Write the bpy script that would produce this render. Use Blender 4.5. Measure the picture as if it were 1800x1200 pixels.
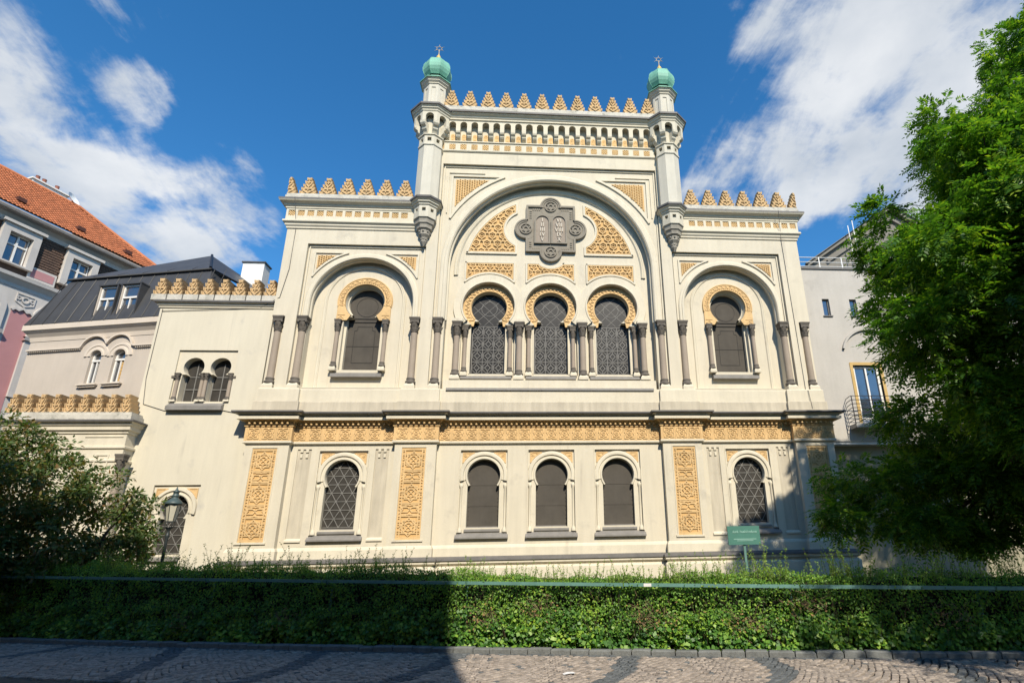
import bpy, bmesh, math, random
import numpy as np
from mathutils import Vector, Matrix
from mathutils.geometry import tessellate_polygon
R = math.radians
PI = math.pi
rng = np.random.default_rng(7)
random.seed(7)
sc = bpy.context.scene
for o in list(bpy.data.objects):
    bpy.data.objects.remove(o)
col = sc.collection

# ------------------------------------------------------------------ camera
cam = bpy.data.cameras.new('camera')
camo = bpy.data.objects.new('camera', cam)
col.objects.link(camo)
cr = Vector((0.99681763, -0.07716623, -0.01999964))
cu = Vector((-0.00618715, -0.32502343, 0.94568573))
cw = Vector((0.07947535, 0.94255246, 0.32446652))
CAM = Vector((-0.60436, -23.24497, 1.65))
M = Matrix(((cr.x, cu.x, -cw.x, CAM.x), (cr.y, cu.y, -cw.y, CAM.y), (cr.z, cu.z, -cw.z, CAM.z), (0, 0, 0, 1)))
camo.matrix_world = M
cam.sensor_width = 36.0
cam.lens = 990.0 / 1800 * 36
cam.shift_x = (900 - 1023.44) / 1800
cam.shift_y = (641.26 - 600) / 1800
cam.clip_end = 5000
cam.clip_start = 0.05
sc.camera = camo

# ------------------------------------------------------------------ light
EL, AZ = R(41), R(12)          # sun height; azimuth to the right of the facade's normal, behind the viewer
sun_to = Vector((math.sin(AZ) * math.cos(EL), -math.cos(AZ) * math.cos(EL), math.sin(EL)))
sl = bpy.data.lights.new('sun', 'SUN')
sl.energy = 5.0
sl.angle = R(0.55)
sl.color = (1.0, 0.915, 0.765)
so = bpy.data.objects.new('sun', sl)
col.objects.link(so)
so.rotation_euler = (-sun_to).to_track_quat('-Z', 'Y').to_euler()
so.location = (20, -60, 60)
sc.cycles.diffuse_bounces = 2
sc.cycles.max_bounces = 6
sc.view_settings.view_transform = 'Standard'
sc.view_settings.look = 'None'
sc.view_settings.exposure = 0.28
sc.view_settings.gamma = 1.0
sc.view_settings.use_curve_mapping = False

w = bpy.data.worlds.new('World')
sc.world = w
w.use_nodes = True
nt = w.node_tree
nt.nodes.clear()
def N(tree, typ, **kw):
    n = tree.nodes.new(typ)
    for k, v in kw.items():
        setattr(n, k, v)
    return n
def setin(n, **kw):
    for k, v in kw.items():
        n.inputs[k.replace('_', ' ')].default_value = v
sky = N(nt, 'ShaderNodeTexSky', sky_type='NISHITA', sun_disc=False, sun_elevation=EL,
        sun_rotation=PI - AZ, altitude=300, air_density=1.0, dust_density=0.1, ozone_density=3.0)
hs = N(nt, 'ShaderNodeHueSaturation')
hs.inputs['Hue'].default_value = 0.497
hs.inputs['Saturation'].default_value = 1.30
hs.inputs['Value'].default_value = 1.36
nt.links.new(sky.outputs[0], hs.inputs['Color'])
tc = N(nt, 'ShaderNodeTexCoord')
# cloud layer: direction projected on a flat layer above
sep = N(nt, 'ShaderNodeSeparateXYZ')
nt.links.new(tc.outputs['Generated'], sep.inputs[0])
def math_(tree, op, a, b=None, clamp=False):
    n = N(tree, 'ShaderNodeMath', operation=op, use_clamp=clamp)
    for i, x in enumerate((a, b)):
        if x is None:
            continue
        if isinstance(x, (int, float)):
            n.inputs[i].default_value = x
        else:
            tree.links.new(x, n.inputs[i])
    return n.outputs[0]
zz = math_(nt, 'ADD', math_(nt, 'MAXIMUM', sep.outputs[2], 0.0), 0.16)
cxy = N(nt, 'ShaderNodeCombineXYZ')
nt.links.new(math_(nt, 'DIVIDE', sep.outputs[0], zz), cxy.inputs[0])
nt.links.new(math_(nt, 'DIVIDE', sep.outputs[1], zz), cxy.inputs[1])
def cnoise(vec, scale, detail, rough, dist=0.0, loc=(0, 0, 0), scl=(1, 1, 1), rot=0.0):
    mp = N(nt, 'ShaderNodeMapping')
    mp.inputs['Location'].default_value = loc
    mp.inputs['Scale'].default_value = scl
    mp.inputs['Rotation'].default_value = (0, 0, rot)
    nt.links.new(vec, mp.inputs[0])
    n = N(nt, 'ShaderNodeTexNoise')
    n.inputs['Scale'].default_value = scale
    n.inputs['Detail'].default_value = detail
    n.inputs['Roughness'].default_value = rough
    n.inputs['Distortion'].default_value = dist
    nt.links.new(mp.outputs[0], n.inputs['Vector'])
    return n.outputs['Fac']
def pixdir(u, v):
    return (cw + cr * ((u - 1023.44) / 990) - cu * ((v - 641.26) / 990)).normalized()
def blob(u, v, r0, r1):
    """1 near the direction of the cloud bank, 0 away from it (angles in degrees)"""
    d = pixdir(u, v)
    vm = N(nt, 'ShaderNodeVectorMath', operation='DOT_PRODUCT')
    nrm = N(nt, 'ShaderNodeVectorMath', operation='NORMALIZE')
    nt.links.new(tc.outputs['Generated'], nrm.inputs[0])
    nt.links.new(nrm.outputs[0], vm.inputs[0])
    vm.inputs[1].default_value = d
    mr = N(nt, 'ShaderNodeMapRange', interpolation_type='SMOOTHSTEP')
    nt.links.new(vm.outputs['Value'], mr.inputs[0])
    mr.inputs[1].default_value = math.cos(R(r1))
    mr.inputs[2].default_value = math.cos(R(r0))
    return mr.outputs[0]
cum = cnoise(cxy.outputs[0], 4.2, 12, 0.60, 0.2, loc=(0.6, 1.9, 0.0))
stk = cnoise(cxy.outputs[0], 2.0, 10, 0.62, 0.6, loc=(2.2, 0.4, 0), scl=(2.4, 0.6, 1), rot=R(38))
wis = cnoise(cxy.outputs[0], 9.0, 8, 0.65, 0.5, loc=(3.3, 1.1, 0))
f = math_(nt, 'ADD', math_(nt, 'MULTIPLY', cum, 1.15), math_(nt, 'MULTIPLY', stk, 1.0))
f = math_(nt, 'ADD', f, math_(nt, 'MULTIPLY', wis, 0.36))
f = math_(nt, 'SUBTRACT', f, 0.87)
BL = [(60, 60, 1, 8, .10), (20, 230, 2, 12, .13), (150, 250, 1, 7, .08), (248, 168, 0.8, 3.0, .22), (400, 375, 1.5, 6.0, .24), (250, 310, 1, 6, .06), (-250, 150, 5, 22, .04),
      (300, 445, 1, 3.5, .10), (1640, 60, 4, 18, .24), (1440, 190, 3, 12, .19), (1310, 310, 2, 8, .15), (1440, 370, 1, 4.5, .14), (1105, 115, 0.4, 2.0, .14), (1700, 250, 2, 9, .08), (1900, 100, 5, 20, .10),
      (330, 40, 2, 9, -.14), (430, 250, 1, 6, -.14), (110, 190, 0.5, 3, -.08), (300, 250, 0.5, 2.5, -.10), (700, 120, 6, 17, -.16), (950, 120, 6, 16, -.10), (1230, 100, 3, 8, -.14), (600, 300, 2, 8, -.14), (1450, 440, 1, 4, -.10), (1240, 480, 1, 6, -.1)]
for (u_, v_, r0, r1, k) in BL:
    f = math_(nt, 'ADD', f, math_(nt, 'MULTIPLY', blob(u_, v_, r0, r1), k))
cov = N(nt, 'ShaderNodeMapRange', interpolation_type='SMOOTHSTEP')
nt.links.new(f, cov.inputs[0])
cov.inputs[1].default_value = 0.44
cov.inputs[2].default_value = 0.80
shade = cnoise(cxy.outputs[0], 2.3, 7, 0.55, 0.2, loc=(0.58, 1.95, 0))
shr = N(nt, 'ShaderNodeMapRange')
nt.links.new(shade, shr.inputs[0])
shr.inputs[1].default_value = 0.3
shr.inputs[2].default_value = 0.66
ccol = N(nt, 'ShaderNodeMix', data_type='RGBA')
nt.links.new(shr.outputs[0], ccol.inputs[0])
ccol.inputs[6].default_value = (3.0, 3.5, 4.15, 1)
ccol.inputs[7].default_value = (6.0, 6.15, 6.3, 1)
mixc = N(nt, 'ShaderNodeMix', data_type='RGBA')
nt.links.new(math_(nt, 'MULTIPLY', cov.outputs[0], 0.93), mixc.inputs[0])
nt.links.new(hs.outputs[0], mixc.inputs[6])
nt.links.new(ccol.outputs[2], mixc.inputs[7])
bg = N(nt, 'ShaderNodeBackground')
bg.inputs['Strength'].default_value = 0.12
nt.links.new(mixc.outputs[2], bg.inputs['Color'])
wo = N(nt, 'ShaderNodeOutputWorld')
nt.links.new(bg.outputs[0], wo.inputs[0])

# ------------------------------------------------------------------ materials
MATS = {}
def mat(name, c, rough=0.85, var=0.10, scale=1.2, c2=None, bump=0.0, bscale=60, spec=0.3, metal=0.0, streak=0.0, fine=0.05, island=0.0, stain=None, drip=None):
    m = bpy.data.materials.new(name)
    m.use_nodes = True
    t = m.node_tree
    b = t.nodes['Principled BSDF']
    b.inputs['Roughness'].default_value = rough
    b.inputs['Specular IOR Level'].default_value = spec
    b.inputs['Metallic'].default_value = metal
    g = N(t, 'ShaderNodeNewGeometry')
    pos = g.outputs['Position']
    def noise(sc_, det=4, ro=0.55, scl=None):
        n = N(t, 'ShaderNodeTexNoise')
        n.inputs['Scale'].default_value = sc_
        n.inputs['Detail'].default_value = det
        n.inputs['Roughness'].default_value = ro
        if scl:
            mp = N(t, 'ShaderNodeMapping')
            mp.inputs['Scale'].default_value = scl
            t.links.new(pos, mp.inputs[0])
            t.links.new(mp.outputs[0], n.inputs['Vector'])
        else:
            t.links.new(pos, n.inputs['Vector'])
        return n.outputs['Fac']
    def ramp(fac, lo, hi):
        r_ = N(t, 'ShaderNodeMapRange')
        t.links.new(fac, r_.inputs[0])
        r_.inputs[1].default_value = lo
        r_.inputs[2].default_value = hi
        return r_.outputs[0]
    mx = N(t, 'ShaderNodeMix', data_type='RGBA')
    d2 = c2 if c2 else tuple(x * (1 - 2.2 * var) for x in c)
    mx.inputs[6].default_value = (*c, 1)
    mx.inputs[7].default_value = (*d2, 1)
    t.links.new(ramp(noise(scale, 5), 0.42, 0.78), mx.inputs[0])
    out = mx.outputs[2]
    def mul(out, fac, amount):
        m2 = N(t, 'ShaderNodeMix', data_type='RGBA', blend_type='MULTIPLY')
        m2.inputs[0].default_value = 1.0
        t.links.new(out, m2.inputs[6])
        r_ = N(t, 'ShaderNodeMapRange')
        t.links.new(fac, r_.inputs[0])
        r_.inputs[1].default_value = 0.3
        r_.inputs[2].default_value = 0.7
        r_.inputs[3].default_value = 1 - amount
        r_.inputs[4].default_value = 1 + amount
        cc = N(t, 'ShaderNodeCombineColor')
        for i in range(3):
            t.links.new(r_.outputs[0], cc.inputs[i])
        t.links.new(cc.outputs[0], m2.inputs[7])
        return m2.outputs[2]
    if fine:
        out = mul(out, noise(26, 3), fine)
    if streak:
        out = mul(out, noise(3.0, 5, 0.6, (1.6, 1.6, 0.16)), streak)
    if stain:
        m3 = N(t, 'ShaderNodeMix', data_type='RGBA')
        t.links.new(ramp(noise(stain[1], 7, 0.68), stain[2], stain[2] + 0.16), m3.inputs[0])
        t.links.new(out, m3.inputs[6])
        m3.inputs[7].default_value = (*stain[0], 1)
        out = m3.outputs[2]
    if drip:                                # run-off marks: long thin vertical tongues
        a_ = ramp(noise(1.0, 5, 0.6, (2.6, 2.6, 0.10)), 0.60, 0.74)
        b_ = ramp(noise(0.55, 4, 0.6), 0.45, 0.65)
        m3 = N(t, 'ShaderNodeMix', data_type='RGBA')
        t.links.new(math_(t, 'MULTIPLY', math_(t, 'MULTIPLY', a_, b_), drip[1]), m3.inputs[0])
        t.links.new(out, m3.inputs[6])
        m3.inputs[7].default_value = (*drip[0], 1)
        out = m3.outputs[2]
    if island:
        r_ = N(t, 'ShaderNodeMapRange')
        t.links.new(g.outputs['Random Per Island'], r_.inputs[0])
        r_.inputs[3].default_value = 1 - island
        r_.inputs[4].default_value = 1 + island
        m4 = N(t, 'ShaderNodeMix', data_type='RGBA', blend_type='MULTIPLY')
        m4.inputs[0].default_value = 1.0
        cc = N(t, 'ShaderNodeCombineColor')
        for i in range(3):
            t.links.new(r_.outputs[0], cc.inputs[i])
        t.links.new(out, m4.inputs[6])
        t.links.new(cc.outputs[0], m4.inputs[7])
        out = m4.outputs[2]
    t.links.new(out, b.inputs['Base Color'])
    if bump:
        bp = N(t, 'ShaderNodeBump')
        bp.inputs['Strength'].default_value = bump
        bp.inputs['Distance'].default_value = 0.02
        t.links.new(noise(bscale, 4), bp.inputs['Height'])
        t.links.new(bp.outputs[0], b.inputs['Normal'])
    MATS[name] = m
    return m
def leafmat(name, ca, cb, cc_, rough=0.5, transl=0.35, spec=0.4):
    """leaf colour picked per leaf, with light coming through the blade"""
    m = bpy.data.materials.new(name)
    m.use_nodes = True
    t = m.node_tree
    b = t.nodes['Principled BSDF']
    b.inputs['Roughness'].default_value = rough
    b.inputs['Specular IOR Level'].default_value = spec
    g = N(t, 'ShaderNodeNewGeometry')
    rp = N(t, 'ShaderNodeValToRGB')
    rp.color_ramp.elements[0].color = (*ca, 1)
    rp.color_ramp.elements[1].color = (*cc_, 1)
    e = rp.color_ramp.elements.new(0.55)
    e.color = (*cb, 1)
    n = N(t, 'ShaderNodeTexNoise')
    n.inputs['Scale'].default_value = 1.6
    n.inputs['Detail'].default_value = 3
    t.links.new(g.outputs['Position'], n.inputs['Vector'])
    a = math_(t, 'ADD', math_(t, 'MULTIPLY', g.outputs['Random Per Island'], 0.62), math_(t, 'MULTIPLY', math_(t, 'SUBTRACT', n.outputs['Fac'], 0.3), 0.85))
    t.links.new(a, rp.inputs[0])
    t.links.new(rp.outputs[0], b.inputs['Base Color'])
    tr = N(t, 'ShaderNodeBsdfTranslucent')
    hv = N(t, 'ShaderNodeMix', data_type='RGBA', blend_type='MULTIPLY')
    hv.inputs[0].default_value = 1
    hv.inputs[7].default_value = (1.5, 1.6, 0.55, 1)
    t.links.new(rp.outputs[0], hv.inputs[6])
    t.links.new(hv.outputs[2], tr.inputs[0])
    ms = N(t, 'ShaderNodeMixShader')
    ms.inputs[0].default_value = transl
    t.links.new(b.outputs[0], ms.inputs[1])
    t.links.new(tr.outputs[0], ms.inputs[2])
    t.links.new(ms.outputs[0], t.nodes['Material Output'].inputs[0])
    MATS[name] = m
    return m
def glassmat(name, c, rough=0.08):
    m = bpy.data.materials.new(name)
    m.use_nodes = True
    b = m.node_tree.nodes['Principled BSDF']
    b.inputs['Base Color'].default_value = (*c, 1)
    b.inputs['Roughness'].default_value = rough
    b.inputs['Specular IOR Level'].default_value = 0.8
    b.inputs['IOR'].default_value = 2.1
    t = m.node_tree
    n = N(t, 'ShaderNodeTexNoise')
    n.inputs['Scale'].default_value = 1.3
    g = N(t, 'ShaderNodeNewGeometry')
    t.links.new(g.outputs['Position'], n.inputs['Vector'])
    bp = N(t, 'ShaderNodeBump')
    bp.inputs['Strength'].default_value = 0.08
    bp.inputs['Distance'].default_value = 0.1
    t.links.new(n.outputs['Fac'], bp.inputs['Height'])
    t.links.new(bp.outputs[0], b.inputs['Normal'])
    MATS[name] = m
    return m
CREAM = (0.60, 0.54, 0.42)
mat('plaster', CREAM, 0.9, 0.035, 0.55, bump=0.15, bscale=45, streak=0.05, fine=0.03, stain=((0.475, 0.43, 0.345), 0.9, 0.57), drip=((0.34, 0.30, 0.24), 0.7))
mat('plaster_dirty', (0.50, 0.445, 0.345), 0.9, 0.06, 1.1, bump=0.15, streak=0.14, fine=0.04, drip=((0.22, 0.19, 0.14), 0.8))
mat('plaster_annex', (0.60, 0.55, 0.435), 0.9, 0.03, 0.5, bump=0.12, streak=0.04, fine=0.03, stain=((0.45, 0.42, 0.36), 0.9, 0.60), drip=((0.34, 0.31, 0.26), 0.7))
mat('plaster_trim', (0.625, 0.565, 0.44), 0.88, 0.05, 0.9, bump=0.12, streak=0.045, fine=0.04, stain=((0.46, 0.41, 0.32), 1.4, 0.60), drip=((0.34, 0.30, 0.24), 0.6))
mat('ochre', (0.67, 0.455, 0.22), 0.9, 0.10, 1.6, bump=0.2, fine=0.08, streak=0.06, stain=((0.50, 0.33, 0.16), 1.8, 0.58))
mat('grille_dark', (0.26, 0.15, 0.06), 0.9)  # dark of the grille openings painted into the backing's colour
mat('ochre_ground', (0.60, 0.385, 0.165), 0.9, 0.06, 1.6, fine=0.05)
mat('ochre_merlon', (0.56, 0.385, 0.20), 0.92, 0.12, 2.2, bump=0.2, fine=0.08, stain=((0.33, 0.27, 0.19), 2.4, 0.58))
mat('coping', (0.54, 0.51, 0.44), 0.95, 0.15, 2.5, bump=0.4, bscale=25, fine=0.1, stain=((0.20, 0.20, 0.16), 2.6, 0.55))
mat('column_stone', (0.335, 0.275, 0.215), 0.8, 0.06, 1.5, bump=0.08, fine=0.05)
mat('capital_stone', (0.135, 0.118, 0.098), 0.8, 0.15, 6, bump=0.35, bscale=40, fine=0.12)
mat('tablet_stone', (0.255, 0.225, 0.178), 0.85, 0.08, 3, bump=0.2, bscale=50, fine=0.06)
mat('tablet_face', (0.30, 0.25, 0.20), 0.85, 0.05, 3, fine=0.05)
mat('numeral', (0.56, 0.50, 0.41), 0.85, 0.05, 3)
mat('sill_metal', (0.22, 0.205, 0.185), 0.55, 0.10, 2.5, spec=0.5, fine=0.05, streak=0.08)
mat('flashing', (0.13, 0.122, 0.115), 0.6, 0.12, 2.5, spec=0.4, fine=0.06, streak=0.1)
mat('board', (0.086, 0.076, 0.063), 0.75, 0.10, 2.0, spec=0.15, fine=0.04, streak=0.06)
mat('board_seam', (0.03, 0.028, 0.025), 0.7)
mat('lead', (0.22, 0.21, 0.19), 0.5, 0.15, 4, spec=0.5)
mat('dark_glass', (0.020, 0.018, 0.016), 0.4, 0.25, 5, spec=0.25, island=0.0)
mat('net_glass', (0.05, 0.045, 0.038), 0.6, 0.2, 3, spec=0.2)
mat('copper', (0.165, 0.385, 0.285), 0.62, 0.14, 2.5, c2=(0.20, 0.46, 0.34), spec=0.4, fine=0.06, streak=0.12, stain=((0.10, 0.20, 0.16), 2.0, 0.66))
mat('copper_dark', (0.05, 0.11, 0.085), 0.7)
mat('gilt', (0.70, 0.47, 0.14), 0.4, 0.1, 5)
mat('zinc', (0.36, 0.32, 0.25), 0.5, 0.1, 5)
mat('cable', (0.10, 0.095, 0.09), 0.6)
mat('turret_plaster', (0.56, 0.525, 0.44), 0.88, 0.05, 1.2, bump=0.1, streak=0.06, fine=0.03)
mat('turret_shaded', (0.34, 0.31, 0.255), 0.9, 0.15, 3, bump=0.2, fine=0.08)  # darker turret plaster: shade of the console drop put into the colour
mat('turret_trim', (0.57, 0.525, 0.42), 0.88, 0.05, 1.2, bump=0.1, streak=0.05, fine=0.03)
# neighbours
mat('beige_plaster', (0.50, 0.44, 0.375), 0.92, 0.04, 0.9, bump=0.15, streak=0.03, fine=0.03)
mat('beige_trim', (0.60, 0.525, 0.44), 0.9, 0.04, 1.2, fine=0.03)
mat('roof_sheet', (0.055, 0.055, 0.056), 0.5, 0.12, 1.5, spec=0.5, fine=0.06, streak=0.1)
mat('roof_sheet_seam', (0.03, 0.03, 0.031), 0.5)
mat('white_frame', (0.74, 0.72, 0.68), 0.5, 0.03)
glassmat('window_glass', (0.03, 0.035, 0.045))
mat('blind', (0.48, 0.30, 0.10), 0.8)
mat('white_plaster', (0.74, 0.72, 0.68), 0.9, 0.05, 1.5, streak=0.04)
mat('pink_plaster', (0.46, 0.225, 0.225), 0.92, 0.05, 0.8, bump=0.1, fine=0.03)
mat('stucco', (0.53, 0.49, 0.45), 0.9, 0.06, 1.2, bump=0.15, fine=0.05, streak=0.04)
mat('slate_brown', (0.105, 0.066, 0.048), 0.85, 0.2, 3, island=0.35, fine=0.1)
mat('roof_tile', (0.43, 0.15, 0.066), 0.85, 0.12, 2, island=0.22, fine=0.1)
mat('gutter', (0.33, 0.285, 0.25), 0.5, 0.1, 3, spec=0.5)
mat('roof_vent', (0.09, 0.035, 0.025), 0.7)
mat('pot_red', (0.33, 0.13, 0.09), 0.85)
mat('dish_white', (0.74, 0.75, 0.74), 0.4, 0.05)
mat('grey_plaster', (0.47, 0.44, 0.395), 0.92, 0.06, 0.7, bump=0.2, streak=0.035, fine=0.04, stain=((0.38, 0.355, 0.32), 1.1, 0.6))
mat('gable_grey', (0.20, 0.185, 0.16), 0.9, 0.1, 0.8, streak=0.05)
mat('grey_low', (0.33, 0.30, 0.21), 0.92, 0.08, 0.7, fine=0.05)
mat('yellow_frame', (0.52, 0.35, 0.13), 0.6, 0.06, 3)
mat('iron', (0.04, 0.034, 0.034), 0.6, 0.2, 5)
mat('rail_white', (0.68, 0.68, 0.66), 0.5)
mat('shade_house', (0.45, 0.40, 0.33), 0.9, 0.05)
# street and planting
mat('joint', (0.085, 0.078, 0.066), 0.95, 0.25, 6, bump=0.4, bscale=30, fine=0.15)
mat('cobble_warm', (0.315, 0.265, 0.222), 0.8, 0.16, 5, island=0.24, bump=0.35, bscale=40, fine=0.12)
mat('cobble_dark', (0.115, 0.122, 0.125), 0.8, 0.16, 5, island=0.22, bump=0.35, bscale=40, fine=0.12)
mat('kerb_granite', (0.17, 0.175, 0.168), 0.8, 0.18, 5, island=0.2, bump=0.4, bscale=40, fine=0.12, stain=((0.10, 0.105, 0.085), 4, 0.6))
mat('soil', (0.07, 0.06, 0.035), 0.95, 0.3, 3, c2=(0.05, 0.075, 0.025), bump=0.5, bscale=20)
mat('rail_green', (0.115, 0.24, 0.205), 0.5, 0.12, 3, spec=0.5, fine=0.06, streak=0.08)
mat('sign_green', (0.062, 0.185, 0.148), 0.5, 0.07, 3, spec=0.4, fine=0.04)
mat('sign_relief', (0.27, 0.46, 0.40), 0.5)
mat('sticker', (0.7, 0.68, 0.66), 0.6)
mat('lamp_iron', (0.028, 0.036, 0.036), 0.5, 0.2, 4, spec=0.5)
mat('lamp_roof', (0.055, 0.085, 0.085), 0.5, 0.2, 4, spec=0.5)
mat('lamp_glass', (0.50, 0.47, 0.37), 0.25, 0.06, 3, spec=0.5)
mat('twig', (0.075, 0.05, 0.032), 0.9, 0.25, 5)
mat('dry_twig', (0.24, 0.17, 0.105), 0.9, 0.2, 5)
mat('dry_leaf', (0.30, 0.19, 0.08), 0.9, 0.2, 5)
mat('bark', (0.085, 0.065, 0.048), 0.95, 0.25, 3, bump=0.6, bscale=25)
leafmat('ivy_leaf', (0.016, 0.060, 0.018), (0.10, 0.245, 0.034), (0.46, 0.60, 0.065), 0.45, 0.28, 0.4)
leafmat('privet_leaf', (0.026, 0.085, 0.018), (0.145, 0.30, 0.038), (0.44, 0.58, 0.065), 0.5, 0.34)
leafmat('sprig_leaf', (0.13, 0.23, 0.04), (0.25, 0.39, 0.07), (0.40, 0.52, 0.12), 0.6, 0.4)
leafmat('ash_leaf', (0.026, 0.080, 0.018), (0.085, 0.21, 0.024), (0.36, 0.48, 0.04), 0.45, 0.42)
leafmat('shrub_leaf', (0.035, 0.070, 0.024), (0.10, 0.155, 0.045), (0.30, 0.125, 0.055), 0.5, 0.35)
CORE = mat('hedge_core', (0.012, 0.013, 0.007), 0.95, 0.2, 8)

# ------------------------------------------------------------------ mesh kit
class MB:
    def __init__(s):
        s.v = []; s.f = []; s.sm = []; s.T = None
    def add(s, pts, faces, smooth=False):
        b = len(s.v)
        if s.T is not None:
            pts = [tuple(s.T @ Vector(p)) for p in pts]
        s.v.extend(tuple(p) for p in pts)
        for f_ in faces:
            s.f.append(tuple(b + i for i in f_)); s.sm.append(smooth)
        return s
    def box(s, x0, x1, y0, y1, z0, z1):
        p = [(x0, y0, z0), (x1, y0, z0), (x1, y1, z0), (x0, y1, z0), (x0, y0, z1), (x1, y0, z1), (x1, y1, z1), (x0, y1, z1)]
        return s.add(p, [(0, 3, 2, 1), (4, 5, 6, 7), (0, 1, 5, 4), (1, 2, 6, 5), (2, 3, 7, 6), (3, 0, 4, 7)])
    def slab(s, outer, holes, y0, y1, back=False):
        """plate with openings, outline in x,z; front at y0, edges going back to y1"""
        loops = [outer] + list(holes)
        tri = tessellate_polygon([[Vector((x, z, 0)) for x, z in lp] for lp in loops])
        allp = [p for lp in loops for p in lp]
        n = len(allp)
        pts = [(x, y0, z) for x, z in allp] + [(x, y1, z) for x, z in allp]
        fs = [tuple(t_) for t_ in tri]
        if back:
            fs += [tuple(i + n for i in reversed(t_)) for t_ in tri]
        k = 0
        for lp in loops:
            m_ = len(lp)
            for i in range(m_):
                a, b = k + i, k + (i + 1) % m_
                fs.append((a, b, b + n, a + n))
            k += m_
        return s.add(pts, fs)
    def sweep(s, path, prof, closed=False, smooth=False):
        """profile (out, z) carried along a plan path; out is to the right-hand (viewer) side of a left-to-right path"""
        n = len(path)
        rows = []
        for i, (x, y) in enumerate(path):
            def nrm(a, b):
                d = Vector((b[0] - a[0], b[1] - a[1])).normalized()
                return Vector((d.y, -d.x))
            if closed:
                n1 = nrm(path[i - 1], path[i]); n2 = nrm(path[i], path[(i + 1) % n])
            else:
                n1 = nrm(path[i - 1], path[i]) if i > 0 else nrm(path[i], path[i + 1])
                n2 = nrm(path[i], path[i + 1]) if i < n - 1 else n1
            m_ = (n1 + n2)
            m_ = m_ / max(0.2, (1 + n1.dot(n2)))
            rows.append([(x + m_.x * o_, y + m_.y * o_, z_) for o_, z_ in prof])
        k = len(prof)
        pts = [p for r_ in rows for p in r_]
        fs = []
        for i in range(n if closed else n - 1):
            j = (i + 1) % n
            for a in range(k - 1):
                fs.append((i * k + a, j * k + a, j * k + a + 1, i * k + a + 1))
        return s.add(pts, fs, smooth)
    def arc(s, cx, cz, prof, a0, a1, n=32, smooth=True):
        """profile (radius, y) turned about an axis along y"""
        pts = []
        k = len(prof)
        for i in range(n + 1):
            a = a0 + (a1 - a0) * i / n
            for r_, y_ in prof:
                pts.append((cx + r_ * math.cos(a), y_, cz + r_ * math.sin(a)))
        fs = [(i * k + j, (i + 1) * k + j, (i + 1) * k + j + 1, i * k + j + 1) for i in range(n) for j in range(k - 1)]
        b = len(s.sm)
        s.add(pts, fs, False)
        return s
    def lathe(s, cx, cy, prof, n=16, phase=0.0, smooth=True, cap=False):
        k = len(prof)
        pts = [(cx + r_ * math.cos(phase + 2 * PI * i / n), cy + r_ * math.sin(phase + 2 * PI * i / n), z_) for i in range(n) for r_, z_ in prof]
        fs = [(i * k + j, ((i + 1) % n) * k + j, ((i + 1) % n) * k + j + 1, i * k + j + 1) for i in range(n) for j in range(k - 1)]
        s.add(pts, fs, smooth)
        if cap:
            s.add([(cx + prof[-1][0] * math.cos(phase + 2 * PI * i / n), cy + prof[-1][0] * math.sin(phase + 2 * PI * i / n), prof[-1][1]) for i in range(n)], [tuple(range(n))])
        return s
    def oct(s, cx, cy, prof, cap=False):
        c8 = math.cos(PI / 8)
        return s.lathe(cx, cy, [(a / c8, z_) for a, z_ in prof], 8, PI / 8, False, cap)
    def tube(s, pts, r, n=6, r2=None):
        pts = [Vector(p) for p in pts]
        rows = []
        m_ = len(pts)
        for i, p in enumerate(pts):
            d = (pts[min(i + 1, m_ - 1)] - pts[max(i - 1, 0)]).normalized()
            a = d.cross(Vector((0, 0, 1)))
            if a.length < 0.05:
                a = d.cross(Vector((1, 0, 0)))
            a.normalize()
            b = d.cross(a)
            rr = r if r2 is None else r + (r2 - r) * i / (m_ - 1)
            rows += [tuple(p + (a * math.cos(2 * PI * k / n) + b * math.sin(2 * PI * k / n)) * rr) for k in range(n)]
        fs = [(i * n + k, i * n + (k + 1) % n, (i + 1) * n + (k + 1) % n, (i + 1) * n + k) for i in range(m_ - 1) for k in range(n)]
        fs += [tuple(range(n)), tuple(range((m_ - 1) * n, m_ * n))]
        return s.add(rows, fs, n > 5)
    def bar(s, p, q, wd, y, h, ext=0.0):
        """raised strap on a facade plane from p to q (x,z)"""
        p = Vector(p); q = Vector(q)
        d = (q - p)
        if d.length < 1e-6:
            return s
        d.normalize()
        n = Vector((-d.y, d.x)) * wd / 2
        p = p - d * ext; q = q + d * ext
        c = [p - n, q - n, q + n, p + n]
        pts = [(a.x, y, a.y) for a in c] + [(a.x, y - h, a.y) for a in c]
        return s.add(pts, [(4, 5, 6, 7), (0, 1, 5, 4), (1, 2, 6, 5), (2, 3, 7, 6), (3, 0, 4, 7)])
    def pl(s, pts, wd, y, h, closed=False):
        n = len(pts)
        for i in range(n if closed else n - 1):
            s.bar(pts[i], pts[(i + 1) % n], wd, y + 0.0006 * (i % 2), h, wd * 0.3)
        return s
    def sph(s, c, r, n=8, m_=6, sz=1.0):
        pts = []
        for i in range(m_ + 1):
            th = PI * i / m_
            for k in range(n):
                pts.append((c[0] + r * math.sin(th) * math.cos(2 * PI * k / n), c[1] + r * math.sin(th) * math.sin(2 * PI * k / n), c[2] + r * sz * math.cos(th)))
        fs = [(i * n + k, i * n + (k + 1) % n, (i + 1) * n + (k + 1) % n, (i + 1) * n + k) for i in range(m_) for k in range(n)]
        return s.add(pts, fs, True)
    def mesh(s, name):
        me = bpy.data.meshes.new(name)
        me.from_pydata(s.v, [], s.f)
        me.polygons.foreach_set('use_smooth', s.sm)
        me.update()
        return me
    def build(s, name, m, parent=None, origin=(0, 0, 0)):
        me = s.mesh(name)
        if origin != (0, 0, 0):
            me.transform(Matrix.Translation(-Vector(origin)))
        return place(name, me, m, parent, origin)
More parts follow.
